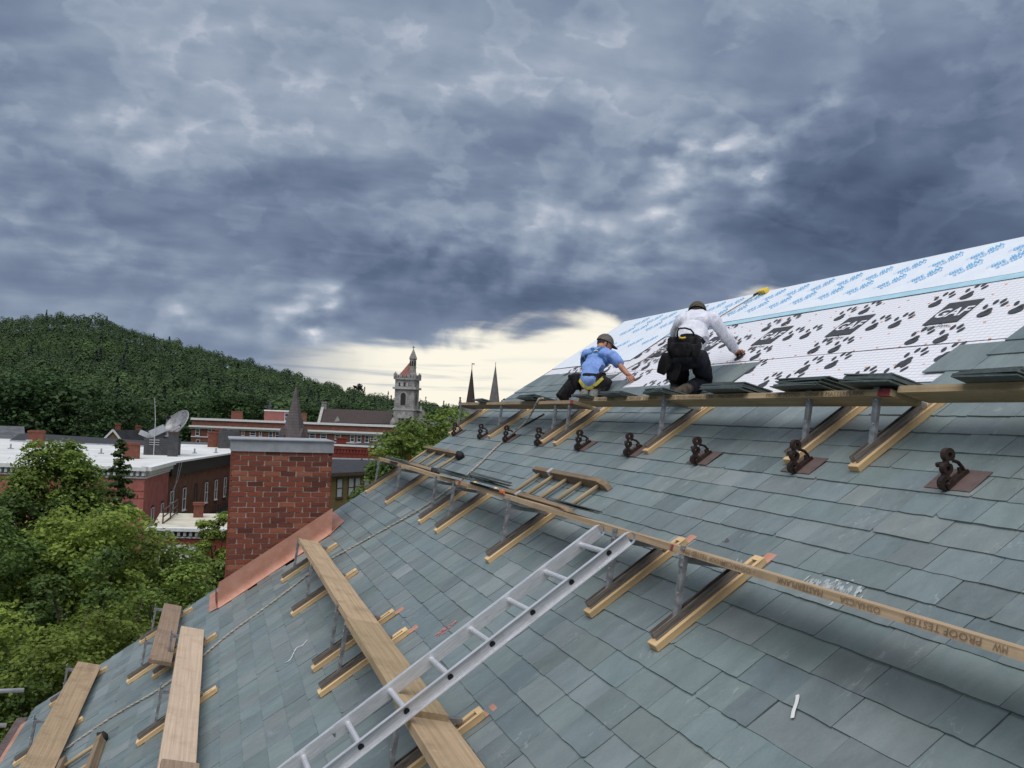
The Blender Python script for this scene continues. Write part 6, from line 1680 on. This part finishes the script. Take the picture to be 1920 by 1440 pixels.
def strap(root, name, mat, paths, targets, width, base, off=.006):
    b = MB()
    for p in paths:
        q = ribbon(targets, p, width, off, base); n = b.add(q.v)
        for f in q.f: b.face(*[n+i for i in f])
    return b.build(name, M[mat], root, smooth=False)
strap(p1, 'harness_strap', 'strap_blue', [[(1107, 650), (1112, 656), (1117, 661), (1125, 667), (1133, 676), (1137, 685), (1138, 694)], [(1131, 651), (1124, 656), (1117, 661), (1108, 664), (1099, 668), (1090, 674), (1084, 682), (1083, 690)]], [bs1, bt1], .046, base1, .008)
strap(p1, 'harness_belt', 'strap_black', [[(1082, 702), (1090, 703), (1100, 702), (1115, 703), (1131, 706)]], [bs1, bt1], .034, base1, .009)
strap(p1, 'leg_loop', 'strap_yellow', [[(1082, 696), (1084, 704), (1088, 714), (1094, 723), (1101, 728), (1107, 727)], [(1130, 708), (1123, 715), (1115, 722), (1107, 727), (1100, 728)]], [bs1, bt1], .040, base1, .010)
b = MB(); c = bearing(1117, 661, 9.80)
hit = bs1.ray_cast(Vector((0, 0, CAM_Z)), (c-Vector((0, 0, CAM_Z))).normalized()); c = hit[0] if hit[0] is not None else c
e1, e2 = cam_r, cam_u
ring = [c-cam_fw*.025+e1*.030*math.cos(a)+e2*.026*math.sin(a)-base1 for a in [2*math.pi*k/14 for k in range(15)]]
b.tube(ring, .007, 6, False); b.build('d_ring', M['bolt'], p1, smooth=True)
b = pouch(bearing(1065, 731, 9.80), Vector((.72, .1, -.60)).normalized(), Vector((.60, .1, .74)).normalized(), Vector((.2, -.96, 0)).normalized(), .15, .30, .12, base1, 1.1); b.build('tool_pouch', M['bag_black'], p1, smooth=True)
b = pouch(bearing(1078, 716, 9.78), Vector((.9, .2, .2)).normalized(), Vector((-.25, 0, .97)).normalized(), Vector((.2, -.96, 0)).normalized(), .14, .20, .10, base1); b.build('tool_pouch', M['bag_black'], p1, smooth=True)

# man in white: tool bags, hammer in the right hand
J2 = dict(pelvis=W3(4.38, 7.46, .70), spine=W3(4.50, 7.57, .89), chest=W3(4.63, 7.72, 1.035), nb=W3(4.735, 7.86, 1.15), neck=W3(4.77, 7.93, 1.17), head=W3(4.83, 8.04, 1.19),
          shR=W3(4.76, 7.61, 1.10), elR=W3(4.925, 7.55, .87), wrR=W3(5.105, 7.72, .795), shL=W3(4.56, 7.95, 1.10), elL=W3(4.66, 8.16, .86), wrL=W3(4.80, 8.32, .70),
          hipR=W3(4.475, 7.385, .655), hipL=W3(4.335, 7.545, .655), knR=W3(4.665, 7.575, .445), knL=W3(4.52, 7.84, .365), anR=bearing(1288, 729, 7.38), anL=bearing(1266, 736, 7.52), toR=bearing(1264, 739, 7.26), toL=bearing(1240, 742, 7.42))
p2, base2, bs2, bt2, hf2 = roofer('kneeling roofer in white long sleeved shirt, camouflage cap and black tool bags', J2, 'long', ('white_shirt', 'black_trousers', 'boot'), Vector((.55, .75, -.45)), Vector((.3, .42, .95)), 7,
    dict(mat='camo', peak_mat='camo', s=1.08), [(J2['wrR'], Vector((.62, .30, -.22)), NV, .85, 1), (J2['wrL'], Vector((.75, .1, .35)), NV, .4, -1)])
strap(p2, 'tool_belt', 'strap_black', [[(1258, 640), (1268, 636), (1285, 632), (1300, 632), (1312, 637), (1318, 645)]], [bs2, bt2], .07, base2, .010)
ex, ez = cam_r.copy(), -cam_fw
b = pouch(bearing(1283, 651, 7.26), (ex+Vector((0, 0, .02))).normalized(), cam_u, ez, .33, .20, .10, base2, .95); bagm = b.build('tool_bag', M['bag_black'], p2, smooth=True)
b = pouch(bearing(1276, 655, 7.17), ex, cam_u, ez, .20, .125, .06, base2, .95); b.build('front_pocket', M['bag_black'], bagm, smooth=True)
b = pouch(bearing(1302, 657, 7.17), ex, cam_u, ez, .095, .12, .06, base2, .95); b.build('front_pocket', M['bag_black'], bagm, smooth=True)
b = pouch(bearing(1246, 683, 7.36), (ex*.92-cam_u*.38).normalized(), (cam_u*.92+ex*.38).normalized(), ez, .12, .20, .11, base2, .75); b.build('side_pouch', M['bag_black'], p2, smooth=True)
b = pouch(bearing(1262, 697, 7.38), (ex*.97-cam_u*.2).normalized(), (cam_u*.97+ex*.2).normalized(), ez, .13, .17, .10, base2, .8); b.build('side_pouch', M['bag_black'], p2, smooth=True)
b = MB(); hp = [bearing(a, c_, 7.22)-base2 for a, c_ in ((1270, 634), (1270, 622), (1273, 616), (1284, 615), (1295, 618), (1300, 624), (1302, 636))]; b.tube(hp, .009, 7); b.build('bag_handle', M['strap_black'], bagm, smooth=True)
b = MB(); hp = [bearing(a, c_, 7.20)-base2 for a, c_ in ((1274, 633), (1279, 634), (1285, 633))]; b.tube(hp, .009, 6); b.build('yellow_tag', M['yellow_plastic'], bagm)
b = MB(); hp = [bearing(a, c_, 7.24)-base2 for a, c_ in ((1297, 632), (1305, 636), (1313, 640), (1317, 648), (1315, 653))]; b.tube(hp, .007, 6); b.build('steel_loop', M['bolt'], bagm, smooth=True)
hm = J2['wrR']+Vector((.055, .03, -.03)); t = thing('slater_hammer', 'black handled hammer in the hand of the man in the white shirt', 'hammer', hm)
b = MB(); b.tube([(-.03, -.07, -.055), (0, 0, -.005), (.05, .10, .03)], [.017, .016, .013], 8); b.build('handle', M['rubber_black'], t, smooth=True)
b = MB(); b.tube([(.02, .10, .015), (.055, .11, .035), (.09, .12, .05)], [.008, .013, .016], 8); b.build('hammer_head', M['galvanised'], t, smooth=True)
